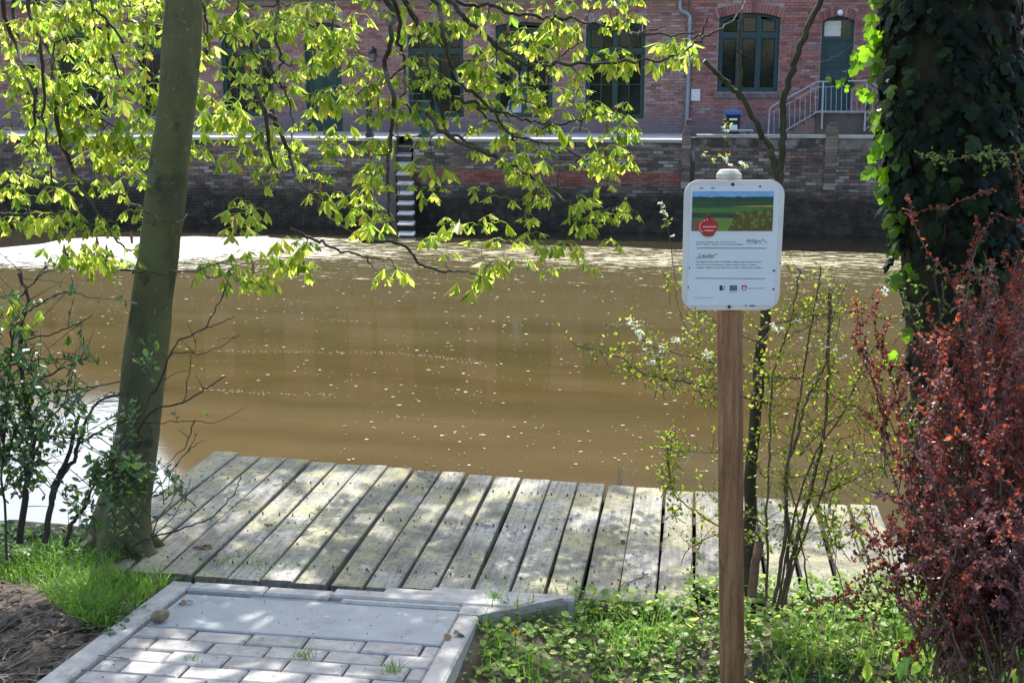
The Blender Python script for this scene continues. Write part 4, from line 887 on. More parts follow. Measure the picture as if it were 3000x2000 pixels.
# limbs above the picture and the hanging branches traced from it: (points px, depth, radius at the start)
TOPJ = line[-6]
BR = [
 ([(10, 0), (45, 130), (90, 262), (106, 400), (112, 470)], 5.9, 12), ([(40, 0), (50, 110), (80, 230), (84, 330), (108, 470)], 6.6, 9), ([(85, 0), (122, 140), (126, 310), (150, 520)], 5.8, 12),
 ([(107, 13), (138, 125), (165, 250), (170, 380), (210, 490), (254, 576), (300, 640), (352, 712)], 5.9, 14), ([(268, 0), (312, 58), (384, 152), (420, 196), (469, 232)], 6.3, 8), ([(312, 58), (340, 200), (402, 304)], 6.2, 6), ([(375, 263), (464, 304)], 6.4, 5),
 ([(232, 308), (304, 357), (380, 393)], 6.5, 6), ([(0, 625), (80, 630), (178, 621), (223, 612), (245, 600)], 6.0, 7), ([(352, 712), (410, 745), (452, 770)], 5.95, 4),
 ([(186, 737), (215, 765), (295, 785), (380, 795), (482, 798), (558, 792), (640, 770), (672, 757)], 5.0, 6), ([(585, 782), (612, 815), (650, 806)], 5.0, 3), ([(378, 600), (438, 622), (505, 648), (545, 634), (600, 600), (615, 590)], 5.02, 4),
 ([(190, 0), (200, 90), (166, 130), (150, 230)], 6.6, 8), ([(300, 30), (370, 62), (480, 75)], 6.8, 5),
 ([(590, 30), (640, 84), (712, 128), (760, 180)], 6.2, 7), ([(700, 0), (690, 60), (706, 190), (790, 200)], 6.5, 6), ([(812, 0), (807, 103), (825, 187), (790, 250), (770, 330)], 6.3, 9), ([(975, 0), (978, 60), (968, 150), (1000, 230)], 6.6, 6),
 ([(750, 130), (795, 220), (850, 262), (910, 275), (950, 270)], 6.4, 6), ([(790, 200), (840, 280), (860, 390)], 6.3, 5),
 ([(745, 250), (776, 335), (789, 446), (825, 527), (835, 570)], 6.1, 10), ([(776, 335), (803, 348), (847, 446), (879, 536), (923, 567), (950, 625), (1012, 670), (1060, 705)], 6.0, 10),
 ([(850, 670), (923, 700), (990, 731), (1079, 754), (1146, 760)], 6.0, 7), ([(1075, 756), (1095, 785), (1115, 807)], 6.0, 4), ([(1060, 705), (1178, 718), (1227, 771), (1294, 794), (1361, 796), (1410, 810)], 6.1, 7),
 ([(923, 567), (985, 600), (1060, 606)], 6.2, 4), ([(700, 0), (760, 18), (840, 14), (900, 0)], 6.6, 5),
 ([(1133, 0), (1146, 98), (1129, 192), (1151, 286), (1146, 402), (1137, 491), (1142, 625), (1164, 696)], 6.0, 13), ([(1155, 0), (1169, 125), (1187, 192), (1182, 286), (1231, 370)], 6.2, 11),
 ([(1182, 0), (1231, 103), (1258, 214), (1294, 335), (1316, 393), (1396, 428), (1468, 473)], 6.1, 13), ([(1205, 40), (1270, 170), (1420, 172), (1460, 160)], 6.3, 5), ([(1271, 0), (1298, 107), (1325, 201), (1370, 259), (1437, 321), (1499, 402), (1516, 406)], 6.2, 12),
 ([(1312, 0), (1361, 54), (1423, 103), (1475, 145), (1556, 187), (1632, 187), (1757, 183), (1904, 178), (1980, 165), (2047, 112), (2072, 56)], 5.9, 11), ([(1440, 115), (1452, 150), (1455, 190)], 5.9, 8),
 ([(1340, 0), (1427, 12), (1489, 36), (1587, 49), (1668, 56), (1757, 76), (1846, 94), (1936, 103), (2025, 96), (2030, 97)], 6.1, 9), ([(2030, 110), (2090, 98), (2165, 42), (2190, 0)], 6.15, 5), ([(1600, 150), (1690, 90), (1735, 20)], 6.2, 3), ([(1640, 170), (1700, 120), (1745, 40)], 6.2, 3), ([(1830, 172), (1870, 110), (1885, 68)], 6.0, 3), ([(1846, 103), (1905, 88), (1952, 76)], 6.1, 4),
 ([(1325, 285), (1400, 308), (1467, 326), (1556, 357), (1623, 366), (1690, 353), (1757, 330), (1790, 322)], 6.1, 7), ([(1400, 320), (1458, 366), (1530, 406), (1610, 428)], 6.2, 5), ([(1250, 330), (1310, 400), (1400, 437), (1462, 464), (1534, 504), (1596, 545), (1668, 594), (1716, 618), (1790, 610)], 5.9, 9), ([(1596, 545), (1680, 555), (1760, 545)], 6.0, 4), ([(1437, 321), (1520, 300), (1600, 310)], 6.3, 4), ([(1500, 400), (1640, 430), (1720, 470), (1780, 460)], 6.2, 5),
 ([(1187, 192), (1120, 240), (1065, 260)], 6.2, 4), ([(520, 290), (590, 300), (660, 283)], 6.5, 3), ([(590, 330), (650, 333), (705, 326)], 6.3, 3),
]
net = []; bt = MB(); limbs = MB()
for P, d, r0 in BR:
    if P[0][0] < 1100 and d > 5.5: d *= rnd.choice((1.0, 1.1, 1.2, 1.32))
    pts = [pt(x, y, d + .15 * math.sin(i * 1.3 + x)) for i, (x, y) in enumerate(P)]
    if P[0][1] <= 40 and r0 >= 5:
        up = pt(P[0][0] * .8 + 90, -170, d * .97); up2 = pt(P[0][0] * .62 + 200, -420, d * .96 - .1)
        pts = [up2, up] + pts
    L = smooth_line(pts, 6, .006); n = len(L); rr = [max(.0022, (r0 / F * d * .80) * (1 - .72 * i / n)) for i in range(n)]
    bt.tube(L, rr, 7, cap=False)
    for q, r_ in zip(L, rr): net.append((q, r_))
for tx, d in ((120, 5.8), (420, 6.0), (800, 6.0), (1000, 5.9), (1250, 5.8), (1500, 5.8)):
    e = pt(tx * .62 + 200, -430, d * .96 - .1)
    limbs.tube(smooth_line([TOPJ, TOPJ.lerp(e, .45) + Vector((0, .2, .35)), e], 8, .01), [.07 - .0028 * i for i in range(17)], 8, cap=False)
limbs.build('limb', M['bark'], chest, smooth=True)
# how thickly each 100 px square of the picture is covered with leaves (0..9)
GRID = ["67888.877764567865420000", "678997.86852465764663200", "766787.46776577752233000", "4677636544444357756632000"[:24], "234553.334544133254774000", "344510.2035532253356400"[:24], "544530.500665521053352000"[:24], "045322.240023233520000000", "000000.510001100300000000"]
LEAFV = [palmate(rnd.uniform(.4, 1.15), rnd.uniform(1.7, 2.7), rnd.choice((5, 5, 6, 7))) for _ in range(12)]
leaves = []; tw = MB()
npx = [(proj(q)[0], proj(q)[1], q, r_) for q, r_ in net]
npx = [a for a in npx if -150 < a[0] < 2300 and -150 < a[1] < 950]
targets = []
for j, rowv in enumerate(GRID):
    for i, ch in enumerate(rowv):
        c = 1.5 if ch == '.' else int(ch)
        q_ = noise.noise(Vector((i * 1.15, j * 1.5, 2.7))); n = c * (1.8 if i < 5 else 1.75 if i < 10 else 1.25) * max(.25, 1 + 1.0 * q_); n = int(n) + (rnd.random() < n - int(n))
        for _ in range(n): x_, y_ = i * 100 + rnd.uniform(0, 100), j * 100 + rnd.uniform(0, 100); (noise.noise(Vector((x_ / 100, (y_ - x_ * .12) / 34, 7))) > -.10 or rnd.random() < .2) and not (1140 < x_ < 1235 and 415 < y_ < 690 and rnd.random() < .85) and (x_ < 1850 or y_ < 90) and y_ < 840 and targets.append((x_, y_))
for q in [(2000, 130), (1975, 150), (2035, 165), (1990, 170), (1930, 175), (1965, 118), (1390, 838), (1430, 790), (1120, 830), (700, 748), (690, 800), (680, 830), (1830, 470), (1840, 455), (1790, 640), (1820, 618), (1550, 640), (1540, 655)]: targets.append(q)
targets.sort(key=lambda t: min((t[0] - a[0]) ** 2 + (t[1] - a[1]) ** 2 for a in npx))
for x, y in targets:
    c = min(npx, key=lambda a: (x - a[0]) ** 2 + (y - a[1]) ** 2); dpx = math.dist((x, y), c[:2])
    d = proj(c[2])[2] + rnd.gauss(.06, .10)
    if 380 < x < 640 and y < 700: d = max(d, 5.75)
    e = pt(x, y - 14, d); b0 = c[2]
    if dpx > 14:
        m_ = b0.lerp(e, .55) + Vector((rnd.gauss(0, .02), rnd.gauss(0, .02), -.02 - .0002 * dpx))
        L = smooth_line([b0, m_, e], 4); r_ = min(c[3], .0035 + .00001 * dpx); tw.tube(L, [r_ * (1 - .5 * i / len(L)) for i in range(len(L))], 5, cap=False)
        for q in L[2:]: P_ = proj(q); npx.append((P_[0], P_[1], q, r_ * .7))
        out_d = (L[-1] - L[-2]).normalized()
    else: out_d = Vector((rnd.gauss(0, 1), rnd.gauss(0, 1), -.2)).normalized()
    a0 = rnd.random() * 6.28; k = rnd.choice((2, 3, 3, 4, 5)); sc = rnd.choice((.6, .75, .9, 1.0, 1.1, 1.3)) * rnd.uniform(.9, 1.1) * d / 6.0
    for q in range(k):
        a = a0 + q * 6.28 / k + rnd.gauss(0, .3); dv = Vector((math.cos(a), math.sin(a), rnd.uniform(-.45, .15))) + out_d * .5
        leaves.append((Matrix.Translation(e) @ rot_to(dv, rnd.gauss(0, .25)) @ Matrix.Scale(sc * rnd.uniform(.8, 1.1), 4), d, x))
    if rnd.random() < .12:
        f = MB(); f.tube([e, e + Vector((0, 0, .03)), e + Vector((0, 0, .06))], [.006, .008, .002], 5); tw.add(f.v, f.f, 1)
bt.build('branch', M['twig'], chest, smooth=True, kind='stuff'); tw.build('twig', [M['twig'], pbr('flower_bud', (.20, .10, .05), (.30, .18, .08), 40, .8)], chest, kind='stuff')
leaves.sort(key=lambda t: t[1]); rest = MB(); lm = []
for vs, fs in LEAFV: b_ = MB(); b_.add(vs, fs); lm.append(b_.mesh('leaf', M['chestnut']))
for i, (Mx, d, x) in enumerate(leaves):
    k = rnd.randrange(12)
    if i < 295:
        o = bpy.data.objects.new('leaf', lm[k]); COL.objects.link(o); o.parent = chest; o.matrix_parent_inverse = Matrix.Translation(-WL[chest.name]); o.matrix_basis = Mx
    else: rest.merge(LEAFV[k][0], LEAFV[k][1], Mx)
# crown above the picture: gives the dappled shade
def fan(n_, Lf):
    vs, fs = [], []
    for i in range(n_):
        ph = (i / (n_ - 1) - .5) * 3.2; dr = .7; d = Vector((math.cos(ph) * .76, math.sin(ph) * .76, -.65)); side = Vector((-math.sin(ph), math.cos(ph), 0)); o = len(vs)
        vs += [(0, 0, 0), tuple(d * Lf * .6 + side * Lf * .2), tuple(d * Lf), tuple(d * Lf * .6 - side * Lf * .2)]; fs.append((o, o + 1, o + 2, o + 3))
    return vs, fs
FANS = [fan(5, .12), fan(6, .14)]
CROWN = [((-1.85, 7.2, 5.7), (.75, .42, .3), 165), ((-1.3, 6.9, 5.1), (.5, .4, .3), 40), ((-2.6, 8.9, 6.1), (.9, .8, .3), 210), ((-1.5, 9.3, 6.3), (.7, .6, .3), 80), ((-.4, 9.2, 6.6), (.7, .5, .3), 26), ((-2.9, 5.9, 5.2), (.8, .6, .5), 80), ((-2.2, 4.2, 6.0), (1.6, 1.2, .8), 160), ((-3.0, 2.8, 6.6), (1.8, 1.2, .9), 160)]
cw = MB()
for c, s, n in CROWN:
    hubs = []
    for _ in range(max(5, n // 9)):
        h = Vector((c[0] + rnd.uniform(-1, 1) * s[0], c[1] + rnd.uniform(-1, 1) * s[1], c[2] + rnd.uniform(-1, 1) * s[2])); hubs.append(h)
        if proj(h)[1] < -120: cw.tube(smooth_line([line[-4].lerp(Vector(c), .55), Vector(c).lerp(h, .5) + Vector((0, 0, .15)), h], 4, .02), [.022, .019, .016, .013, .010, .008, .007, .006, .005], 5, cap=False)
    for _ in range(n):
        h = rnd.choice(hubs); p = h + Vector((rnd.gauss(0, .17), rnd.gauss(0, .17), rnd.gauss(0, .11)))
        if proj(p)[1] > -60: continue
        vs, fs = rnd.choice(FANS); rest.merge(vs, fs, Matrix.Translation(p) @ Matrix.Rotation(rnd.random() * 6.28, 4, 'Z') @ Matrix.Rotation(rnd.gauss(0, .3), 4, 'Y') @ Matrix.Scale(rnd.uniform(.8, 1.4), 4))
    limbs2 = None
cw.build('crown_branch', M['twig'], chest, kind='stuff')
rest.build('foliage', M['chestnut'], chest, kind='stuff')

# ---- generic twiggy shrub pieces
def oval(L, W, fold=.2, curl=.3, segs=3, prof=lambda t: math.sin(math.pi * t)):
    vs, fs = [], []; blade(vs, fs, (0, 0, 0), Vector((1, 0, 0)), Vector((0, 1, 0)), Vector((0, 0, 1)), L, W, prof, segs, fold, curl); return vs, fs
def quadleaf(L, W): return [(0, 0, 0), (L * .5, W, .1 * L), (L, 0, 0), (L * .5, -W, .1 * L)], [(0, 1, 2, 3)]
def rnd_dir(zb=0.): return Vector((rnd.gauss(0, 1), rnd.gauss(0, 1), rnd.gauss(0, 1) + zb)).normalized()
def sprout(b_tw, b_lf, protos, start, d, L, r, n_leaf, size, bend=.3, zb=.2, tuft=1):
    """a twig with leaves along it"""
    p0 = Vector(start); d = Vector(d).normalized(); sd = rnd_dir() * bend
    L_ = smooth_line([p0, p0 + d * L * .5 + sd * L * .2, p0 + (d + sd * .6).normalized() * L], 4)
    if b_tw is not None: b_tw.tube(L_, [r * (1 - .7 * i / len(L_)) for i in range(len(L_))], 4, cap=False)
    for k in range(n_leaf):
        t = (k + rnd.random()) / n_leaf; i = min(len(L_) - 2, int(t * (len(L_) - 1))); p = L_[i].lerp(L_[i + 1], t * (len(L_) - 1) - i)
        for _ in range(tuft):
            dv = rnd_dir(zb) + d * .4; vs, fs = rnd.choice(protos); b_lf.merge(vs, fs, Matrix.Translation(p) @ rot_to(dv, rnd.gauss(0, .9)) @ Matrix.Scale(size * rnd.uniform(.6, 1.25), 4))
    return L_
def stem_set(b_, P, d, r0, r1, jit=.004, n=6, dj=.012):
    ds = d if isinstance(d, (list, tuple)) else [d] * len(P)
    L = smooth_line([pt(x, y, dd + rnd.uniform(-dj, dj)) for (x, y), dd in zip(P, ds)], 6, jit); k = len(L)
    b_.tube(L, [(r0 + (r1 - r0) * i / k) * .55 / F * ds[0] for i in range(k)], n, cap=False); return L

# ---- dark shrub on the left bank
M['dkbark'] = pbr('dark_stem', (.025, .02, .016), (.06, .05, .04), 18, .85)
M['dkleaf'] = leafmat('glossy_dark_leaf', [(0, (.03, .07, .028)), (.5, (.05, .11, .038)), (.85, (.08, .16, .04)), (1, (.18, .27, .04))], .36, .26, .7, 1.9)
sb = thing('evergreen_shrub', tuple(pg(140, 1600)), 'dark stemmed shrub with small glossy leaves at the left bank', 'shrub')
b_ = MB(); nodes = []
LS = [([(58, 1590), (77, 1433), (92, 1318), (97, 1275), (80, 1180), (60, 1060), (67, 923), (85, 879), (55, 800)], 15), ([(130, 1590), (157, 1433), (191, 1356), (222, 1253), (232, 1215)], 14), ([(150, 1470), (180, 1394), (214, 1352), (230, 1299), (245, 1253), (279, 1184), (352, 1153)], 11), ([(192, 1600), (214, 1525), (253, 1479), (268, 1433), (300, 1380)], 10),
      ([(92, 1318), (40, 1240), (0, 1205), (-60, 1190)], 7), ([(97, 1290), (150, 1220), (200, 1170), (290, 1130)], 5), ([(156, 1146), (200, 1142), (245, 1137), (353, 1117)], 6), ([(112, 1115), (179, 1079), (259, 1048)], 5), ([(58, 995), (156, 977), (230, 945), (272, 923)], 4), ([(60, 1060), (150, 1050), (290, 1058)], 4), ([(67, 923), (150, 870), (205, 855), (260, 872)], 4), ([(58, 870), (130, 800), (190, 790)], 4), ([(230, 1299), (300, 1260), (352, 1235), (380, 1224)], 6), ([(85, 879), (62, 800), (50, 790)], 4), ([(97, 1275), (200, 1282), (300, 1284)], 4)]
RS = [([(330, 1320), (415, 1213), (446, 1146), (500, 1100), (554, 1084)], 4), ([(300, 1390), (400, 1270), (446, 1204), (536, 1178), (600, 1140), (661, 1104)], 8), ([(400, 1240), (464, 1238), (571, 1233), (634, 1236), (719, 1193)], 3.5), ([(446, 1150), (460, 1138), (513, 1012), (594, 963), (643, 887), (665, 829)], 6), ([(594, 963), (640, 950), (687, 928)], 4), ([(480, 1080), (513, 1035), (612, 1030), (705, 979)], 4), ([(643, 887), (668, 830), (675, 790)], 3), ([(536, 1178), (560, 1060), (580, 985)], 3), ([(571, 1231), (550, 1290), (520, 1330), (440, 1400)], 4),
      ([(390, 1600), (421, 1581), (523, 1550), (625, 1511), (689, 1438), (705, 1393)], 6), ([(440, 1570), (480, 1500), (520, 1440), (532, 1415)], 4), ([(430, 1590), (500, 1520), (540, 1450), (560, 1400)], 3.5), ([(420, 1480), (500, 1380), (560, 1310), (600, 1290)], 4)]
for P, r_ in LS: nodes += stem_set(b_, P, 4.55, r_ * 1.25, r_ * .5, .0025, 7)[2:]
nodes2 = []
for P, r_ in RS: nodes2 += stem_set(b_, P, 4.75, r_, r_ * .4, .0025, 6)[3:]
b_.build('stem', M['dkbark'], sb, smooth=True)
tw, lf = MB(), MB(); OV = [oval(1, .24, .15, .3, 3), oval(1, .28, .2, .5, 3), oval(1, .22, -.1, .2, 3)]
def clump(n, poly, dd, size, L=.10, nl=6, tuft=1, tw=tw, lf=lf, protos=OV, zb=.3, r=.0022, near=None):
    for _ in range(n):
        x, y = inbox(poly); e = pt(x, y, dd + rnd.gauss(0, .09)); d = rnd_dir(.5)
        sprout(tw, lf, protos, e - d * L * .7, d, L * rnd.uniform(.6, 1.3), r, nl, size, .5, zb, tuft)
clump(165, [(-60, 980), (60, 950), (120, 1060), (150, 1130), (130, 1260), (110, 1330), (-60, 1340)], 4.5, .036)
clump(50, [(-60, 1300), (120, 1290), (130, 1420), (60, 1440), (-60, 1450)], 4.5, .034)
clump(30, [(190, 1150), (260, 1180), (250, 1270), (190, 1290), (120, 1280), (110, 1200)], 4.5, .032)
clump(95, [(260, 1370), (330, 1300), (380, 1340), (440, 1380), (430, 1440), (330, 1450), (270, 1420)], 4.45, .036)
clump(26, [(200, 1420), (330, 1440), (430, 1490), (420, 1560), (320, 1540), (190, 1520)], 4.45, .034)
clump(7, [(370, 1020), (470, 1010), (440, 1060), (390, 1070)], 4.6, .036); clump(5, [(190, 1040), (270, 1030), (240, 1070)], 4.5, .034); clump(8, [(470, 1380), (520, 1360), (530, 1450), (480, 1470)], 4.5, .034)
clump(12, [(-40, 860), (100, 860), (90, 960), (-40, 960)], 4.5, .036); clump(10, [(330, 1210), (400, 1190), (380, 1260), (320, 1270)], 4.5, .03)
for q in rnd.sample(nodes2, 16): sprout(tw, lf, OV, q, rnd_dir(.6), .08, .0018, 2, .022)
for q in rnd.sample(nodes, 60): sprout(tw, lf, OV, q, rnd_dir(.4), rnd.uniform(.1, .3), .002, rnd.choice((0, 2, 3, 5)), .03)
tw.build('twig', M['dkbark'], sb, kind='stuff'); lf.build('foliage', M['dkleaf'], sb, kind='stuff')
# bright chestnut shoots low on the left
lw = thing('chestnut_seedling', tuple(pg(30, 1640)), 'young chestnut shoot with bright palmate leaves inside the dark shrub', 'shrub')
b_ = MB(); L = stem_set(b_, [(20, 1640), (10, 1300), (40, 1000), (70, 930), (95, 905)], 4.5, 7, 3); L2 = stem_set(b_, [(40, 1000), (20, 950), (0, 900)], 4.5, 4, 2); b_.build('stem', M['dkbark'], lw, smooth=True)
for x, y in ((95, 905), (135, 915), (60, 890), (20, 880), (110, 940), (70, 1150), (10, 920), (230, 975), (590, 1205)):
    for q in range(2):
        a = rnd.random() * 6.28; o = bpy.data.objects.new('leaf', rnd.choice(lm)); COL.objects.link(o); o.parent = lw; o.matrix_parent_inverse = Matrix.Translation(-WL[lw.name]); o.matrix_basis = Matrix.Translation(pt(x, y, 4.5)) @ rot_to((math.cos(a), math.sin(a), 0)) @ Matrix.Scale(.75 if x < 300 else .35, 4)

# ---- slim forked tree behind the sign post
M['olive'] = pbr('olive_bark', (.020, .019, .010), (.055, .052, .026), 16, .85, .3, 60, stretch=(1, 1, .3), spots=[((.22, .21, .16), 34, .66, .7)])
sap = thing('slim_tree', tuple(pg(2190, 1745)), 'slim dark tree forking above the sign, nearly leafless', 'tree')
b_ = MB(); D = 4.75
stem_set(b_, [(2187, 1750), (2196, 1500), (2205, 1330), (2222, 1100), (2240, 930), (2262, 720), (2280, 540), (2288, 470)], D, 36, 22, .003, 10); b_.build('trunk', M['olive'], sap, smooth=True)
b_ = MB(); stem_set(b_, [(2286, 500), (2292, 400), (2298, 290), (2325, 190), (2362, 90), (2410, -10), (2450, -110)], D, 20, 15, .003, 9); b_.build('branch', M['olive'], sap, smooth=True)
b_ = MB(); stem_set(b_, [(2280, 520), (2262, 450), (2235, 400), (2200, 330), (2172, 270), (2165, 180), (2166, 120), (2175, 40)], D, 20, 8, .004, 9); b_.build('branch', M['olive'], sap, smooth=True)
b_ = MB(); L = stem_set(b_, [(2172, 290), (2150, 262), (2110, 226), (2064, 180)], D, 15, 13, .003, 8); b_.build('broken_branch', M['olive'], sap, smooth=True)
b_ = MB(); b_.tube([L[-1], L[-1] + (L[-1] - L[-2]).normalized() * .004], .0085, 8); b_.build('cut_end', pbr('cut_wood', (.45, .44, .40), (.55, .53, .48), 30, .8), sap)
b_ = MB()
for P in ([(2298, 300), (2305, 240), (2330, 130), (2375, 60)], [(2292, 400), (2284, 460), (2290, 520)], [(2285, 600), (2300, 590), (2312, 565)], [(2288, 660), (2305, 650), (2318, 645)], [(2295, 420), (2308, 430)]): stem_set(b_, P, D - .05, 2.2, 1.2, .002, 4)
b_.build('twig', M['twig'], sap, kind='stuff')

# ---- blossoming shrub right of the post
M['yleaf'] = leafmat('spring_leaf', [(0, (.10, .16, .015)), (.5, (.18, .24, .02)), (.85, (.26, .28, .03)), (1, (.30, .20, .06))], .55, .4, .35, 2.1)
M['blossom'] = leafmat('white_blossom', [(0, (.70, .70, .66)), (1, (.82, .82, .80))], .35, .6, .2, 1.1)
M['stem2'] = pbr('reddish_stem', (.07, .05, .03), (.15, .11, .07), 14, .85, spots=[((.17, .17, .09), 20, .58, .6)])
bs = thing('blossoming_shrub', tuple(pg(2280, 1765)), 'loose many stemmed shrub with tiny yellow green leaves and white blossoms', 'shrub')
b_ = MB(); nd = []
SS = [([(2267, 1765), (2294, 1612), (2303, 1500), (2303, 1380), (2330, 1300), (2360, 1180), (2395, 1110), (2419, 1057), (2428, 930), (2430, 856)], 10), ([(2285, 1770), (2320, 1640), (2343, 1550), (2370, 1456), (2405, 1320), (2422, 1180), (2429, 1000), (2436, 860)], 11), ([(2300, 1770), (2310, 1580), (2300, 1440), (2310, 1350), (2350, 1120), (2385, 900), (2405, 780)], 8), ([(2245, 1760), (2249, 1612), (2245, 1523), (2255, 1300), (2265, 1100), (2310, 960), (2330, 870), (2343, 790)], 7), ([(2380, 1760), (2370, 1724), (2347, 1590), (2329, 1478), (2300, 1380)], 6), ([(2290, 1780), (2360, 1560), (2410, 1440), (2440, 1330)], 7), ([(2275, 1780), (2330, 1500), (2390, 1330), (2480, 1190), (2512, 1110), (2553, 1070)], 6),
      ([(2230, 960), (2330, 935), (2400, 923), (2512, 914), (2624, 945)], 5), ([(2215, 1100), (2290, 1106), (2356, 1115), (2432, 1155), (2500, 1190), (2580, 1222)], 5), ([(2343, 1334), (2423, 1245), (2512, 1182)], 4), ([(2303, 1400), (2420, 1380), (2520, 1330), (2640, 1330)], 3), ([(2370, 1456), (2470, 1420), (2560, 1370), (2620, 1360)], 4), ([(2410, 1600), (2440, 1530), (2430, 1470), (2470, 1400)], 3), ([(2480, 1770), (2450, 1650), (2430, 1560), (2415, 1500)], 3), ([(2590, 1760), (2530, 1640), (2500, 1560), (2490, 1480)], 3),
      ([(2255, 1110), (2180, 1072), (2110, 1062), (2070, 1057), (1958, 1026), (1896, 1008), (1846, 937)], 6), ([(2250, 1180), (2170, 1160), (2110, 1142), (1980, 1115), (1882, 1093), (1811, 1044), (1686, 1012)], 7), ([(1958, 1120), (1930, 1070), (1920, 1050)], 3), ([(2245, 1400), (2180, 1330), (2100, 1325), (1980, 1322)], 3), ([(2250, 1560), (2140, 1560), (2000, 1470), (1970, 1430), (1955, 1330), (1955, 1270)], 5), ([(1970, 1430), (1960, 1340), (1967, 1290)], 3), ([(2245, 1540), (2180, 1500), (2110, 1480), (2050, 1420)], 3),
      ([(2245, 1640), (2180, 1580), (2110, 1560), (2016, 1612), (1994, 1657)], 4), ([(2060, 1580), (2030, 1640), (2020, 1700)], 3), ([(2245, 1010), (2120, 960), (2050, 900), (2040, 890)], 4)]
for P, r_ in SS: nd += stem_set(b_, P, 4.45, r_ * 1.1, r_ * .5, .002, 6)
b_.build('stem', M['stem2'], bs, smooth=True)
b_ = MB(); stem_set(b_, [(2203, 1745), (2212, 1660), (2226, 1585)], 4.4, 26, 23, .001, 10); b_.build('stump', pbr('reddish_stump', (.12, .065, .04), (.20, .13, .08), 20, .85, .4, 60), bs, smooth=True)
tw, lf, bl = MB(), MB(), MB(); OV2 = [oval(1, .30, .2, .3, 3), oval(1, .34, .3, .2, 3), oval(1, .26, .2, .4, 3)]
nd = [q for q in nd if proj(q)[1] < 1620]
for q in nd:
    for _ in range(rnd.choice((1, 1, 2, 2))): sprout(tw, lf, OV2, q, rnd_dir(.5), rnd.uniform(.03, .13), .0013, rnd.choice((2, 3, 4, 5)), .017, .4, .3)
clump(60, [(1700, 1000), (1760, 1020), (1990, 1090), (2110, 1110), (2110, 1170), (1960, 1150), (1860, 1110), (1700, 1030)], 4.45, .016, .07, 4, 1, tw, lf, OV2)
clump(170, [(2260, 900), (2420, 820), (2560, 880), (2640, 960), (2640, 1200), (2480, 1330), (2300, 1370), (2240, 1200)], 4.5, .017, .09, 4, 1, tw, lf, OV2)
clump(60, [(2500, 1240), (2640, 1220), (2640, 1400), (2520, 1460), (2380, 1440)], 4.5, .019, .09, 4, 1, tw, lf, OV2)
clump(40, [(1930, 1250), (2000, 1270), (2010, 1500), (1960, 1560), (1920, 1480)], 4.4, .017, .06, 4, 1, tw, lf, OV2)
clump(46, [(2020, 920), (2110, 930), (2110, 1160), (2050, 1200), (2020, 1040)], 4.4, .017, .06, 4, 1, tw, lf, OV2); clump(40, [(2180, 930), (2300, 930), (2280, 1300), (2190, 1400)], 4.6, .017, .07, 4, 1, tw, lf, OV2)
clump(26, [(2380, 1480), (2560, 1470), (2560, 1600), (2420, 1620)], 4.4, .026, .08, 3, 1, tw, lf, OV2)
def blossom(p, s):
    for q in range(5):
        a = q * 1.257 + rnd.random() * .3; vs, fs = quadleaf(1, .42); bl.merge(vs, fs, Matrix.Translation(p) @ rot_to(rnd_dir(), 0) @ Matrix.Rotation(a, 4, 'Z') @ Matrix.Scale(s, 4))
for q in rnd.sample(nd, 26): blossom(q + rnd_dir() * .015, .010)
for P, n in (([(1846, 930), (1852, 950), (1870, 975), (1890, 1005)], 16), ([(1900, 1010), (1950, 1028)], 8), ([(1900, 1060), (1915, 1065)], 6), ([(1970, 1000), (1985, 1000)], 6), ([(2060, 1040), (2080, 1040)], 8), ([(2330, 940), (2360, 935)], 6), ([(2260, 950), (2290, 960)], 6), ([(2420, 1010), (2470, 1050), (2540, 1060)], 8), ([(2425, 1490), (2430, 1498)], 5), ([(2590, 860), (2600, 850)], 6)):
    for _ in range(n): a, c = rnd.choice(P), rnd.choice(P); t = rnd.random(); blossom(pt(a[0] + (c[0] - a[0]) * t + rnd.gauss(0, 5), a[1] + (c[1] - a[1]) * t + rnd.gauss(0, 5), 4.42 + rnd.gauss(0, .02)), .012)
# sprays beside and above the sign
for P in ([(1975, 800), (1965, 720), (1955, 660), (1948, 625), (1940, 600)], [(2122, 500), (2124, 440), (2130, 370), (2128, 352)], [(1975, 800), (2000, 940), (2100, 1070)], [(2180, 500), (2170, 492), (2150, 498)]):
    L = stem_set(tw, P, 4.6 if P[0][1] != 500 else 4.3, 3, 2, .002, 4)
    for q in L[len(L) // 2:]:
        if rnd.random() < .6: sprout(None, lf, OV2, q, rnd_dir(), .02, .001, 2, .014)
for x, y in ((1940, 610), (1948, 618), (1935, 602), (1950, 625), (1942, 622), (1968, 690), (2122, 462), (2128, 470), (2122, 372), (2130, 384), (2138, 482), (2180, 488), (2177, 480), (1960, 752), (1950, 745)):
    for _ in range(2): blossom(pt(x + rnd.gauss(0, 3), y + rnd.gauss(0, 3), 4.6 if y > 495 else 4.35), .011)
for x, y in ((2122, 470), (2128, 462), (2090, 468), (2060, 438), (1955, 640)): sprout(None, lf, OV2, pt(x, y, 4.45), rnd_dir(), .03, .001, 5, .016)
for P in ([(1975, 800), (1985, 830), (1978, 870)], ): clump(10, [(1950, 780), (2000, 780), (2000, 860), (1950, 860)], 4.6, .016, .05, 4, 1, tw, lf, OV2)
clump(8, [(2035, 900), (2060, 905), (2060, 935), (2030, 930)], 4.5, .016, .05, 4, 1, tw, lf, OV2)
tw.build('twig', M['stem2'], bs, kind='stuff'); lf.build('foliage', M['yleaf'], bs, kind='stuff'); bl.build('blossom', M['blossom'], bs, kind='stuff')

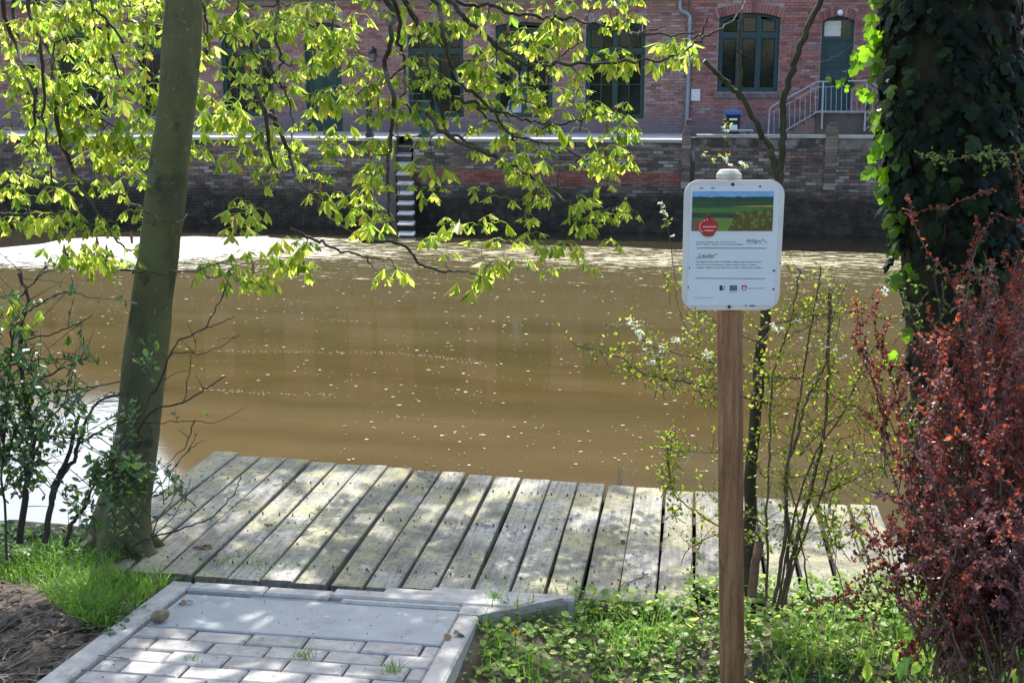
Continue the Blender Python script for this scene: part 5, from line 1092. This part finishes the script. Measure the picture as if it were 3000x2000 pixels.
# ---- ivy covered trunk on the right
iv = thing('ivy_covered_tree', tuple(pz(2800, 1500, 1.2)), 'thick trunk wrapped in dark ivy at the right edge', 'tree')
IC = [(2860, 1760, 5.0, 170), (2850, 1400, 5.0, 165), (2830, 1000, 5.0, 160), (2810, 700, 4.95, 165), (2800, 400, 4.9, 175), (2790, 100, 4.9, 180), (2780, -300, 4.9, 180), (2770, -900, 4.9, 170)]
L = smooth_line([pt(x, y, d) for x, y, d, _ in IC], 4); rr = []
for i in range(len(IC) - 1):
    for k in range(4): rr.append((IC[i][3] + (IC[i + 1][3] - IC[i][3]) * k / 4) / F * 4.95)
rr.append(IC[-1][3] / F * 4.9)
b_ = MB(); b_.tube(L, rr, 28, cap=False); b_.v = [tuple(Vector(v) + Vector((noise.noise(Vector(v) * 4), noise.noise(Vector(v) * 4 + Vector((7, 0, 0))), 0)) * .03) for v in b_.v]
b_.build('trunk', pbr('mossy_bark', (.010, .010, .006), (.03, .028, .014), 7, .95, 1., 22, stretch=(2.5, 2.5, .4), spots=[((.02, .018, .014), 9, .55, .8)]), iv, smooth=True)
def ivyleaf(s=1.):
    o = [(0, 0), (.10, .30), (.38, .48), (.42, .26), (.72, .30), (1, 0)]
    vs = [(0, 0, 0)] + [(x, y, -.18 * y) for x, y in o[1:-1]] + [(1, 0, -.12)] + [(x, -y, -.18 * y) for x, y in reversed(o[1:-1])] + [(.45, 0, .06)]
    n = len(vs) - 1; return vs, [(n, i, (i + 1) % n) for i in range(n)]
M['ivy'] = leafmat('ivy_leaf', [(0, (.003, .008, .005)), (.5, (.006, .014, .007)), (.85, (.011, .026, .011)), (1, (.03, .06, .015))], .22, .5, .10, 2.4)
M['ivylight'] = leafmat('sunlit_ivy_leaf', [(0, (.07, .16, .010)), (1, (.13, .24, .015))], .6, .3, .4, 2.3)  # brighter copy of the ivy colour, sunlight put into the leaves
IVL = ivyleaf(); ivm = MB(); ivm.add(*IVL); ivmesh = ivm.mesh('ivy_leaf', M['ivy']); ivm2 = MB(); ivm2.add(*IVL); ivmesh2 = ivm2.mesh('ivy_leaf', M['ivylight'])
rest, rest_lit, vine = MB(), MB(), MB(); cand = []
def leaf_at(p, nrm, s, young=False):  # young picks the leaf colour with sunlight painted in
    down = Vector((rnd.gauss(0, .35), rnd.gauss(0, .35), -1)); x = (down + nrm * rnd.uniform(.0, .7)).normalized(); y = nrm.cross(x); y = y.normalized() if y.length > .01 else Vector((1, 0, 0)); z = x.cross(y)
    if z.dot(nrm) < 0: y = -y; z = -z
    Mx = Matrix.Translation(p) @ Matrix((x, y, z)).transposed().to_4x4() @ Matrix.Rotation(rnd.gauss(0, .35), 4, 'Z') @ Matrix.Scale(s, 4); cand.append((Mx, proj(p)[2], young))
for _ in range(3900):
    t = rnd.random() ** 1.0 * (len(L) - 1); i = int(t); c = L[i].lerp(L[min(i + 1, len(L) - 1)], t - i); a = rnd.random() * 6.283; nrm = Vector((math.cos(a), math.sin(a), 0))
    X_, Y_, _d = proj(c)
    if Y_ > 640 and rnd.random() < sstep(640, 780, Y_) * .86 : continue
    bulge = .02 + .09 * max(0, noise.noise(Vector((math.cos(a) * 1.5, math.sin(a) * 1.5, c.z * 2.2))) + .25)
    p = c + nrm * (rr[min(i, len(rr) - 1)] + bulge * rnd.uniform(.3, 1.1)); leaf_at(p, (nrm + rnd_dir() * .45).normalized(), rnd.choice((.03, .04, .055, .075, .09)) * rnd.uniform(.8, 1.15))
# lit leaves standing off the left edge
EDGE = [(2560, 10), (2572, 60), (2548, 90), (2560, 140), (2575, 190), (2545, 170), (2555, 240), (2580, 300), (2572, 330), (2590, 350), (2600, 400), (2618, 380), (2630, 450), (2585, 470), (2565, 500), (2570, 540), (2600, 520), (2620, 560), (2640, 590), (2635, 640), (2625, 610), (2645, 670), (2655, 710), (2642, 740), (2650, 810), (2600, 20), (2590, 110), (2605, 200), (2610, 260), (2612, 310), (2638, 420), (2640, 510), (2656, 610), (2610, 590), (2635, 770), (2590, 440), (2670, 970), (2640, 1050), (2660, 1100), (2660, 1230), (2560, 180)]
for x, y in EDGE:
    for _ in range(3): leaf_at(pt(x + rnd.gauss(0, 11), y + rnd.gauss(0, 16), 4.95 + rnd.gauss(0, .06)), Vector((-.5 + rnd.gauss(0, .4), rnd.gauss(-.4, .5), .3)).normalized(), rnd.uniform(.05, .085), True)
for x, y in ((2425, 224), (2440, 232), (2455, 235), (2480, 232), (2500, 240), (2512, 250), (2520, 262), (2470, 228), (2490, 250)): leaf_at(pt(x, y, 4.9), Vector((rnd.gauss(0, .4), -.6, .5)).normalized(), .035, rnd.random() < .6)
for P in ([(2620, 222), (2540, 226), (2500, 232), (2420, 220)], [(2600, 10), (2553, 13), (2500, 50), (2486, 62), (2459, 89)], [(2600, 100), (2526, 116), (2450, 165), (2383, 194)], [(2580, 470), (2560, 470), (2550, 462)]): stem_set(vine, P, 4.9, 3, 1.8, .003, 5)
for k in range(5):
    x0 = rnd.uniform(2680, 2920); stem_set(vine, [(x0, 1500), (x0 + rnd.uniform(-30, 30), 1100), (x0 + rnd.uniform(-60, 40), 760), (x0 + rnd.uniform(-80, 60), 300)], 4.74, 9, 4, .01, 6)
cand.sort(key=lambda t: (not (2450 < proj(t[0].translation)[0] < 3000 and 0 < proj(t[0].translation)[1] < 1300), t[1]))
for i, (Mx, d, lit_copy) in enumerate(cand):
    if i < 295:
        o = bpy.data.objects.new('ivy_leaf', ivmesh2 if lit_copy else ivmesh); COL.objects.link(o); o.parent = iv; o.matrix_parent_inverse = Matrix.Translation(-WL[iv.name]); o.matrix_basis = Mx
    else: (rest_lit if lit_copy else rest).merge(IVL[0], IVL[1], Mx)
vine.build('vine_stem', M['dkbark'], iv, smooth=True, kind='stuff'); rest.build('foliage', M['ivy'], iv, kind='stuff'); rest_lit.build('foliage', M['ivylight'], iv, kind='stuff')

# ---- red barberry
M['berb'] = leafmat('barberry_leaf', [(0, (.055, .022, .036)), (.35, (.10, .030, .040)), (.65, (.17, .034, .034)), (.88, (.27, .045, .03)), (1, (.42, .11, .04))], .5, .38, .4, 2.3)
M['berbp'] = leafmat('purple_barberry_leaf', [(0, (.08, .035, .05)), (.5, (.15, .07, .09)), (.85, (.22, .09, .11)), (1, (.28, .08, .07))], .42, .34, .5, 2.1)
M['berbg'] = leafmat('barberry_green_leaf', [(0, (.05, .10, .02)), (1, (.14, .20, .03))], .5, .4, .4, 2.0)
bb = thing('barberry_shrub', tuple(pg(2850, 1900)), 'dense barberry bush with small dark red leaves, right foreground', 'shrub')
stm, lf, lg, lp = MB(), MB(), MB(), MB(); QL = [quadleaf(1, .34), quadleaf(1, .42), oval(1, .36, .2, .3, 2) if False else quadleaf(1, .38)]
def spray(base, tip, d0, d1, r0, dens, size, lfm=lf, sidetw=True):
    a = pt(*base, d0); e = pt(*tip, d1); m_ = a.lerp(e, .55) + Vector((rnd.gauss(0, .08), rnd.gauss(0, .06), .06 + rnd.random() * .08))
    L_ = smooth_line([a, a.lerp(m_, .5), m_, m_.lerp(e, .5), e], 5, .004); n = len(L_)
    stm.tube(L_, [max(.0012, (r0 * .5 * (1 - .8 * i / n)) / F * 4) for i in range(n)], 5, cap=False)
    for i in range(int(n * .12), n - 1):
        q0, q1 = L_[i], L_[i + 1]; k = max(1, int((q1 - q0).length / .014 * dens * 1.7))
        for _ in range(k):
            p = q0.lerp(q1, rnd.random())
            for _ in range(rnd.choice((4, 5, 6))):
                vs, fs = rnd.choice(QL); lfm.merge(vs, fs, Matrix.Translation(p) @ rot_to(rnd_dir(.35), rnd.gauss(0, .8)) @ Matrix.Scale(size * rnd.uniform(.55, 1.3), 4))
        if sidetw and rnd.random() < .34:
            dd = ((q1 - q0).normalized() + rnd_dir(.2) * .9).normalized(); Ls = rnd.uniform(.05, .16)
            sprout(stm, lfm, QL, q0, dd, Ls, .0012, int(Ls / .012), size, .3, .3, 3)
TIPS = [([(2870, 690), (2860, 780), (2900, 830), (2950, 760), (3000, 720), (3100, 760), (3050, 850), (2980, 900)], 13, 4.2), ([(2740, 870), (2860, 840), (3000, 900), (3100, 1000), (2960, 1150), (2800, 1100), (2700, 1000)], 32, 4.1), ([(2660, 950), (2780, 960), (2780, 1200), (2700, 1250), (2640, 1120)], 16, 4.05), ([(2640, 1250), (2760, 1200), (2980, 1200), (3100, 1300), (3000, 1550), (2760, 1500), (2660, 1420)], 30, 3.95), ([(2620, 1470), (2760, 1500), (2800, 1700), (2700, 1720), (2640, 1600)], 18, 3.9), ([(2760, 1500), (3100, 1500), (3100, 1850), (2880, 1800)], 17, 3.8)]
for poly, n, d in TIPS:
    for _ in range(n):
        t = inbox(poly); base = (rnd.uniform(2700, 3200), rnd.uniform(1860, 2080)); spray(base, t, 3.68 + rnd.uniform(-.15, .2), d + rnd.gauss(0, .2), rnd.uniform(4, 7), rnd.uniform(.2, .6), .0165, lp if (t[1] > 1350 or rnd.random() < .2) else lf)
for base, tip in (((2760, 1800), (2550, 1760)), ((2780, 1760), (2480, 1800)), ((2640, 1790), (2530, 1560)), ((2660, 1770), (2610, 1600)), ((2700, 1800), (2640, 1560)), ((2740, 1820), (2400, 1770)), ((2640, 1800), (2500, 1620))): spray(base, tip, 3.95, 4.0, 4, .35, .0145)
clump(24, [(2650, 1780), (2760, 1760), (2830, 1830), (2790, 1880), (2680, 1850)], 3.75, .018, .08, 8, 2, stm, lp, QL); clump(36, [(2770, 1640), (3060, 1640), (3060, 2000), (2820, 2000)], 3.74, .017, .09, 9, 2, stm, lp, QL); clump(22, [(2760, 1860), (2840, 1850), (2830, 1980), (2770, 1970)], 3.65, .018, .08, 8, 2, stm, lp, QL); clump(10, [(2640, 1870), (2720, 1870), (2710, 1920), (2650, 1920)], 3.7, .017, .07, 8, 2, stm, lf, QL)
# bare red-tipped shoots
for base, tip in (((2900, 1200), (2872, 690)), ((2880, 1000), (2885, 560)), ((2960, 1100), (2990, 560)), ((2860, 1100), (2830, 880)), ((2640, 1500), (2560, 980)), ((2600, 1400), (2510, 1010)), ((2620, 1350), (2500, 870)), ((2640, 1300), (2580, 870))): spray(base, tip, 4.2, 4.3, 4, .45, .015, lf, True)
for P in ([(2830, 905), (2840, 800), (2862, 720)], [(2905, 920), (2870, 830), (2858, 790)]): stem_set(stm, P, 4.2, 5, 3, .003, 5)
clump(60, [(2600, 800), (2900, 760), (2940, 960), (2700, 1000)], 4.3, .018, .06, 4, 1, stm, lg, OV2); clump(150, [(2660, 1150), (2960, 1300), (2980, 1600), (2700, 1500)], 4.1, .018, .06, 3, 1, stm, lg, OV2)
L = stem_set(stm, [(3080, 450), (2980, 446), (2850, 458), (2790, 468), (2740, 466), (2691, 458)], 4.3, 4, 2, .003, 5)
for q in L: sprout(stm, lg, OV2, q, rnd_dir(.3), .04, .001, 4, .017)
clump(16, [(2850, 440), (3000, 430), (3000, 500), (2870, 490)], 4.3, .017, .05, 4, 1, stm, lg, OV2)
clump(70, [(2640, 1500), (3000, 1560), (3000, 1980), (2780, 1980)], 3.95, .024, .07, 5, 1, stm, lg, OV2)
stm.build('stem', M['stem2'], bb, smooth=True, kind='stuff'); lf.build('foliage', M['berb'], bb, kind='stuff'); lp.build('purple_foliage', M['berbp'], bb, kind='stuff'); lg.build('green_foliage', M['berbg'], bb, kind='stuff')

# ---- grass and ground cover
M['grass'] = leafmat('grass_blade', [(0, (.05, .12, .024)), (.5, (.09, .19, .028)), (.85, (.15, .27, .036)), (1, (.25, .27, .09))], .5, .36, .45, 2.1)
def grassblade(b_, p, h, w, lean):
    p = Vector(p); a = rnd.random() * 6.28; s = Vector((math.cos(a), math.sin(a), 0)) * w; l_ = Vector((rnd.gauss(0, 1), rnd.gauss(0, 1), 0)) * lean * h
    q1, q2, q3 = p + Vector((0, 0, h * .45)) + l_ * .25, p + Vector((0, 0, h * .8)) + l_ * .65, p + Vector((0, 0, h * .95)) + l_ * 1.15
    b_.add([p - s, p + s, q1 + s * .85, q1 - s * .85, q2 + s * .55, q2 - s * .55, q3], [(0, 1, 2, 3), (3, 2, 4, 5), (5, 4, 6)])
gl = MB()
GL = [(-250, 1640), (0, 1625), (140, 1605), (330, 1625), (470, 1650), (640, 1690), (620, 1712), (505, 1708), (440, 1790), (330, 1870), (290, 1850), (240, 1830), (180, 1790), (120, 1740), (0, 1700), (-250, 1720)]
for _ in range(5200):
    x, y = inbox(GL); p = pg(x, y)
    if -1.95 < p.x < -.7 and p.y < 4.15: continue
    c = .5 + noise.noise(Vector((p.x * 4, p.y * 4, 8)))
    if c < .28 and rnd.random() < .6: continue
    grassblade(gl, p, rnd.uniform(.03, .085) * (.6 + .8 * max(0, c)), rnd.uniform(.0013, .0026), rnd.uniform(.3, .9))
for _ in range(330):
    x, y = inbox([(620, 1690), (700, 1640), (760, 1650), (920, 1690), (1000, 1705), (760, 1712)]); p = pg(x, y); grassblade(gl, (p.x, p.y, gz(p.x, p.y)), rnd.uniform(.05, .12), .0022, .4)
for _ in range(3600):
    X_, Y_ = rnd.uniform(-7.5, -3.35), rnd.uniform(3.75, 4.9); c = .5 + noise.noise(Vector((X_ * 4, Y_ * 4, 8)))
    if c > .3 and Y_ > 4.05 + .25 * noise.noise(Vector((X_, 0, 4))): grassblade(gl, (X_, Y_, gz(X_, Y_)), rnd.uniform(.03, .085) * (.6 + .8 * c), rnd.uniform(.0013, .0026), rnd.uniform(.3, .9))
gl.build('bank_grass', M['grass'], kind='stuff')
gr = MB()
COVER = [(1395, 1865), (1500, 1850), (1600, 1800), (1680, 1775), (1800, 1752), (1960, 1745), (2120, 1745), (2300, 1750), (2450, 1745), (2600, 1740), (2760, 1745), (3000, 1760), (3400, 1800), (3500, 2350), (1120, 2350), (1290, 2000)]
def lawn_spot():
    while True:
        X_, Y_ = rnd.uniform(-.705, 2.3), 2.95 + 1.75 * rnd.random()
        if X_ > .0 or Y_ < 4.40 + min(0, (X_ + .45) * .8 if X_ < -.42 else 0) : return Vector((X_, Y_, gz(X_, Y_)))
for _ in range(9500):
    p = lawn_spot(); c = noise.noise(Vector((p.x * 3.2, p.y * 3.2, 21)))
    if c < -.05 and rnd.random() < .8: continue
    grassblade(gr, p, (rnd.uniform(.035, .12) + .05 * sstep(4.1, 4.34, p.y)) * (.75 + c), rnd.uniform(.0014, .0028), rnd.uniform(.15, .6))
gr.build('lawn_grass', M['grass'], kind='stuff')
M['cover'] = leafmat('ground_ivy_leaf', [(0, (.10, .20, .055)), (.35, (.18, .30, .075)), (.7, (.28, .39, .085)), (.92, (.38, .44, .11)), (1, (.42, .36, .20))], .52, .42, .35, 2.1)
gc = MB()
def round_leaf():
    k = 7; vs = [(0, 0, .0)]; vs += [(.5 + .5 * math.cos(math.pi - 6.283 * i / k) * 1.0, .5 * math.sin(6.283 * i / k), .10 * abs(math.sin(6.283 * i / k))) for i in range(1, k)]; return vs, [(0,) + (i, i + 1) for i in range(1, k - 1)]
RL = [round_leaf(), oval(1, .42, .25, .4, 3), oval(1, .34, .2, .5, 3)]
for _ in range(17000):
    p = lawn_spot(); h = rnd.uniform(.004, .03) + .03 * max(0, noise.noise(Vector((p.x * 5, p.y * 5, 3)))) + rnd.random() ** .5 * .11 * sstep(4.12, 4.34, p.y) * (p.x > -.42); vs, fs = rnd.choice(RL)
    s = rnd.choice((.012, .015, .018, .022, .028, .036)) * rnd.uniform(.8, 1.2)
    gc.merge(vs, fs, Matrix.Translation((p.x, p.y, p.z + h)) @ Matrix.Rotation(rnd.random() * 6.28, 4, 'Z') @ Matrix.Rotation(rnd.gauss(.0, .3), 4, 'Y') @ Matrix.Rotation(rnd.gauss(0, .3), 4, 'X') @ Matrix.Scale(s, 4))
for _ in range(70):     # taller broad blades
    x, y = inbox([(2500, 1800), (3000, 1780), (3200, 2100), (2500, 2100)]); p = pg(x, y); vs, fs = rnd.choice(OV); gc.merge(vs, fs, Matrix.Translation(p) @ rot_to((rnd.gauss(0, .5), rnd.gauss(0, .5), 1), rnd.random() * 6) @ Matrix.Scale(rnd.uniform(.06, .11), 4))
gc.build('ground_cover', M['cover'], kind='stuff')
lc = MB()
for _ in range(1500):
    x, y = inbox([(-200, 1560), (60, 1562), (240, 1570), (460, 1600), (520, 1640), (330, 1650), (-200, 1665)]); p = pg(x, y); vs, fs = rnd.choice([IVL, RL[0], RL[1]])
    lc.merge(vs, fs, Matrix.Translation((p.x, p.y, p.z + rnd.uniform(.0, .05))) @ Matrix.Rotation(rnd.random() * 6.28, 4, 'Z') @ Matrix.Rotation(rnd.gauss(0, .5), 4, 'Y') @ Matrix.Rotation(rnd.gauss(0, .5), 4, 'X') @ Matrix.Scale(rnd.uniform(.02, .04), 4))
for _ in range(260):
    x, y = inbox([(280, 1760), (440, 1790), (330, 1880), (250, 1860), (230, 1790)]); p = pg(x, y); vs, fs = rnd.choice(RL); lc.merge(vs, fs, Matrix.Translation((p.x, p.y, p.z + rnd.uniform(.005, .03))) @ Matrix.Rotation(rnd.random() * 6.28, 4, 'Z') @ Matrix.Rotation(rnd.gauss(0, .4), 4, 'Y') @ Matrix.Scale(rnd.uniform(.012, .022), 4))
lc.build('bank_ivy', M['dkleaf'], kind='stuff')
# dry leaves, roots and crumbs
M['dry'] = pbr('dry_leaf', (.17, .10, .055), (.34, .22, .14), 30, .85, jit=.5)
M['drytwig'] = pbr('dry_twig', (.14, .11, .08), (.26, .22, .17), 20, .85, jit=.4)
dl, dt = MB(), MB()
def litter(n, poly, zadd=.006, size=(.012, .035), onz=None):
    for _ in range(n):
        x, y = inbox(poly); p = pg(x, y) if onz is None else pz(x, y, onz); vs, fs = rnd.choice(OV2 + [RL[0]])
        dl.merge(vs, fs, Matrix.Translation((p.x, p.y, p.z + zadd + rnd.random() * .012)) @ Matrix.Rotation(rnd.random() * 6.28, 4, 'Z') @ Matrix.Rotation(rnd.gauss(0, .35), 4, 'Y') @ Matrix.Rotation(rnd.gauss(0, .35), 4, 'X') @ Matrix.Scale(rnd.uniform(*size), 4))
def sticks(n, poly, L=(.03, .14), onz=None, r=.0016, lift=.006):
    for _ in range(n):
        x, y = inbox(poly); p = pg(x, y) if onz is None else pz(x, y, onz); a = rnd.random() * 6.28; l_ = rnd.uniform(*L); d = Vector((math.cos(a), math.sin(a), 0)) * l_
        b = p + d; bz = gz(b.x, b.y) if onz is None else onz
        if abs(bz - p.z) > .1: continue
        dt.tube(smooth_line([(p.x, p.y, p.z + lift), ((p.x + b.x) / 2 + rnd.gauss(0, l_ * .1), (p.y + b.y) / 2 + rnd.gauss(0, l_ * .1), (p.z + bz) / 2 + lift + l_ * .06), (b.x, b.y, bz + lift)], 3), r * rnd.uniform(.6, 1.6), 4, cap=False)
DIRT = [(-250, 1700), (0, 1690), (130, 1760), (260, 1850), (330, 1880), (180, 2050), (-300, 2150)]
litter(260, [(240, 1590), (480, 1590), (540, 1650), (300, 1660)], .01); litter(150, DIRT, .002, (.01, .022)); sticks(240, DIRT, (.03, .2)); sticks(90, [(240, 1580), (520, 1600), (560, 1660), (260, 1660)], (.06, .25), None, .002, .02)
sticks(110, [(1650, 1730), (1960, 1748), (1930, 1800), (1660, 1790)], (.05, .2), None, .002, .015); litter(120, [(1650, 1745), (2160, 1755), (2100, 1810), (1680, 1810)], .012)
litter(200, COVER, .01, (.01, .025))
dl.build('dry_leaf_litter', M['dry'], kind='stuff'); dt.build('dry_twig_litter', M['drytwig'], kind='stuff')
# crumbs on planks and paving
cl = MB()
for _ in range(420):
    x, y = inbox(DIRT); p = pg(x, y)
    if p.x > -2.0: continue
    s_ = rnd.choice((.006, .008, .012, .02, .03)) * rnd.uniform(.6, 1.2); o = len(cl.v); ball(cl, p + Vector((0, 0, s_ * .15)), s_, 6, 4, (1, 1, .55))
    for i in range(o, len(cl.v)): v = Vector(cl.v[i]); cl.v[i] = tuple(v + (v - p) * .5 * noise.noise(v * (1.2 / s_)))
cl.build('soil_clods', M['soil'], kind='stuff')
cr = MB()
for _ in range(520):
    x, y = inbox([(640, 1325), (1890, 1425), (2560, 1480), (2660, 1690), (1830, 1745), (1200, 1700), (600, 1655), (460, 1480)]); p = pz(x, y, DZ + .004); s = rnd.choice((.002, .003, .003, .005)); a = rnd.random() * 6
    cr.add([(p.x + s * math.cos(a + k * 2.1) * 1.3, p.y + s * math.sin(a + k * 2.1), DZ + .004) for k in range(3)] + [(p.x, p.y, DZ + .006 + s)], [(0, 1, 3), (1, 2, 3), (2, 0, 3)])
for _ in range(90):
    x, y = inbox([(430, 1800), (560, 1740), (1330, 1800), (1240, 1990), (250, 1990)]); p = pp_ = None; r_ = ray(x, y); t = (1.47 + SLOPE * 3.69 - EYE) / (r_.z + SLOPE * r_.y); p = E0 + r_ * t; s = rnd.choice((.0015, .002, .003)); a = rnd.random() * 6
    cr.add([(p.x + s * math.cos(a + k * 2.1) * 1.3, p.y + s * math.sin(a + k * 2.1), p.z + .004) for k in range(3)] + [(p.x, p.y, p.z + .005 + s)], [(0, 1, 3), (1, 2, 3), (2, 0, 3)])
cr.build('soil_crumbs', M['soil'], kind='stuff')

# ---- single small things
def onpath(x, y, h=.002):
    r_ = ray(x, y); t = (1.47 + SLOPE * 3.69 - EYE) / (r_.z + SLOPE * r_.y); return E0 + r_ * t + Vector((0, 0, h))
p = onpath(470, 1822, .026); b_ = MB(); ball(b_, (0, 0, 0), 1, 12, 8); b_.v = [tuple(Vector(v) * (1 + .18 * noise.noise(Vector(v) * 2))) for v in b_.v]
o = b_.build('stone', pbr('brown_stone', (.16, .12, .08), (.26, .20, .14), 40, .9, .5, 90), None, smooth=True, label='small brown oblong stone lying against the left kerb', category='stone'); o.location = p; o.scale = (.036, .024, .022); o.rotation_euler = (0, 0, R(48))
def fallen(pts, label, r=.003, onz=None, fork=None):
    L = smooth_line(pts, 5, .002); b_ = MB(); b_.tube(L, [r * (1 - .6 * i / len(L)) for i in range(len(L))], 6)
    if fork: b_.tube(smooth_line([L[len(L) // 2], L[len(L) // 2] + Vector(fork)* .5 + Vector((0, 0, .004)), L[len(L) // 2] + Vector(fork)], 3), r * .5, 5)
    o = b_.build('fallen_twig', M['drytwig'], None, label=label, category='twig', group='twigs lying on the jetty')
d_ = lambda *q: [pz(x, y, DZ + .008) for x, y in q]
fallen(d_((800, 1421), (850, 1413), (900, 1417)), 'short curved twig on the left half of the jetty', .003)
fallen(d_((1185, 1362), (1230, 1385), (1262, 1409), (1270, 1420)), 'forked twig at the far edge of the jetty planks', .003, None, (.05, .02, 0))
fallen(d_((1195, 1590), (1160, 1612), (1130, 1640)), 'straight twig near the middle of the jetty', .0025)
fallen(d_((1900, 1680), (1850, 1700), (1810, 1720), (1850, 1735)), 'pale twig at the near edge of the jetty beside the grass', .003)
def tuft(x, y, n, label, on, h=(.02, .05)):
    b_ = MB()
    for _ in range(n): p = on(x + rnd.gauss(0, 14), y + rnd.gauss(0, 4)); grassblade(b_, p, rnd.uniform(*h), .0015, rnd.uniform(.5, 1.2))
    b_.build('grass_tuft', M['grass'], None, label=label, category='grass tuft', group='grass tufts in the paving joints')
tuft(895, 1928, 34, 'little grass tuft sprouting in the middle of the paving', onpath); tuft(1150, 1966, 30, 'grass tuft in the paving joint near the right kerb', onpath); tuft(560, 1935, 10, 'tiny grass tuft in a joint near the left kerb', onpath, (.012, .03))
def dandelion(x, y, label):
    p = pg(x, y); t = thing('dandelion', tuple(p), label, 'flower', 'yellow dandelions in the grass'); b_ = MB(); tp = p + Vector((.006, 0, .075)); b_.tube([p, p.lerp(tp, .5) + Vector((.004, 0, 0)), tp], .0016, 5); b_.build('stem', M['grass'], t)
    b_ = MB()
    for k in range(46): a = rnd.random() * 6.28; e_ = rnd.uniform(.1, 1.2); dv = Vector((math.cos(a) * math.cos(e_), math.sin(a) * math.cos(e_), math.sin(e_))); vs, fs = quadleaf(1, .16); b_.merge(vs, fs, Matrix.Translation(tp) @ rot_to(dv) @ Matrix.Scale(.015, 4))
    b_.build('flower_head', M.setdefault('yellow', leafmat('dandelion_petal', [(0, (.55, .34, .01)), (1, (.65, .45, .02))], .3, .6, .2, 1.1)), t)
dandelion(1735, 1842, 'yellow dandelion in the grass just right of the kerb corner'); dandelion(1505, 1915, 'yellow dandelion low among leaves beside the right kerb'); dandelion(2438, 1782, 'yellow dandelion below the stems of the blossoming shrub')
def dryleaf(p, label, s):
    vs, fs = oval(1, .36, .35, .6, 4); b_ = MB()
    for q in range(3): b_.merge(vs, fs, Matrix.Translation(p + Vector((rnd.gauss(0, .008), rnd.gauss(0, .006), .004 + .004 * q))) @ Matrix.Rotation(rnd.random() * 6.28, 4, 'Z') @ Matrix.Rotation(rnd.gauss(0, .4), 4, 'X') @ Matrix.Scale(s, 4))
    b_.build('dry_leaf', M['dry'], None, label=label, category='leaf')
dryleaf(onpath(1330, 1874, .014), 'crumpled dry leaf on top of the right kerb', .04); dryleaf(onpath(545, 1772, .004), 'dry leaf in the corner of the cement slab by the left kerb', .03); dryleaf(pz(1420, 1534, DZ + .004), 'reddish dry leaf near the centre of the jetty', .026); dryleaf(pz(795, 1540, DZ + .004), 'reddish dry leaf on the left part of the jetty', .022); dryleaf(pz(1815, 1590, DZ + .004), 'pale dry leaf on a plank left of the sign post', .026); dryleaf(pz(585, 1605, DZ + .006), 'large tan dry leaf on the jetty beside the chestnut trunk', .05)
def reeds(x, y0, y1, n, label):
    p = pz(x, y0, DZ); p = Vector((p.x, p.y + .08, .9)); t = thing('reed_clump', tuple(p), label, 'reeds', 'dry reeds behind the jetty'); b_ = MB()
    top = py(x, y1, p.y).z
    for _ in range(n):
        h = (top - .9) * rnd.uniform(.6, 1); q = p + Vector((rnd.gauss(0, .02), rnd.gauss(0, .02), 0)); grassblade(b_, q, h, .0025, rnd.uniform(.02, .12))
    b_.build('stalk', M.setdefault('reed', pbr('dry_reed', (.26, .24, .20), (.44, .42, .37), 20, .8, jit=.3)), t)
reeds(1818, 1412, 1322, 46, 'tuft of dry pale reeds rising behind the jetty edge'); reeds(1944, 1425, 1215, 14, 'few tall dry reeds behind the jetty, left of the sign post')
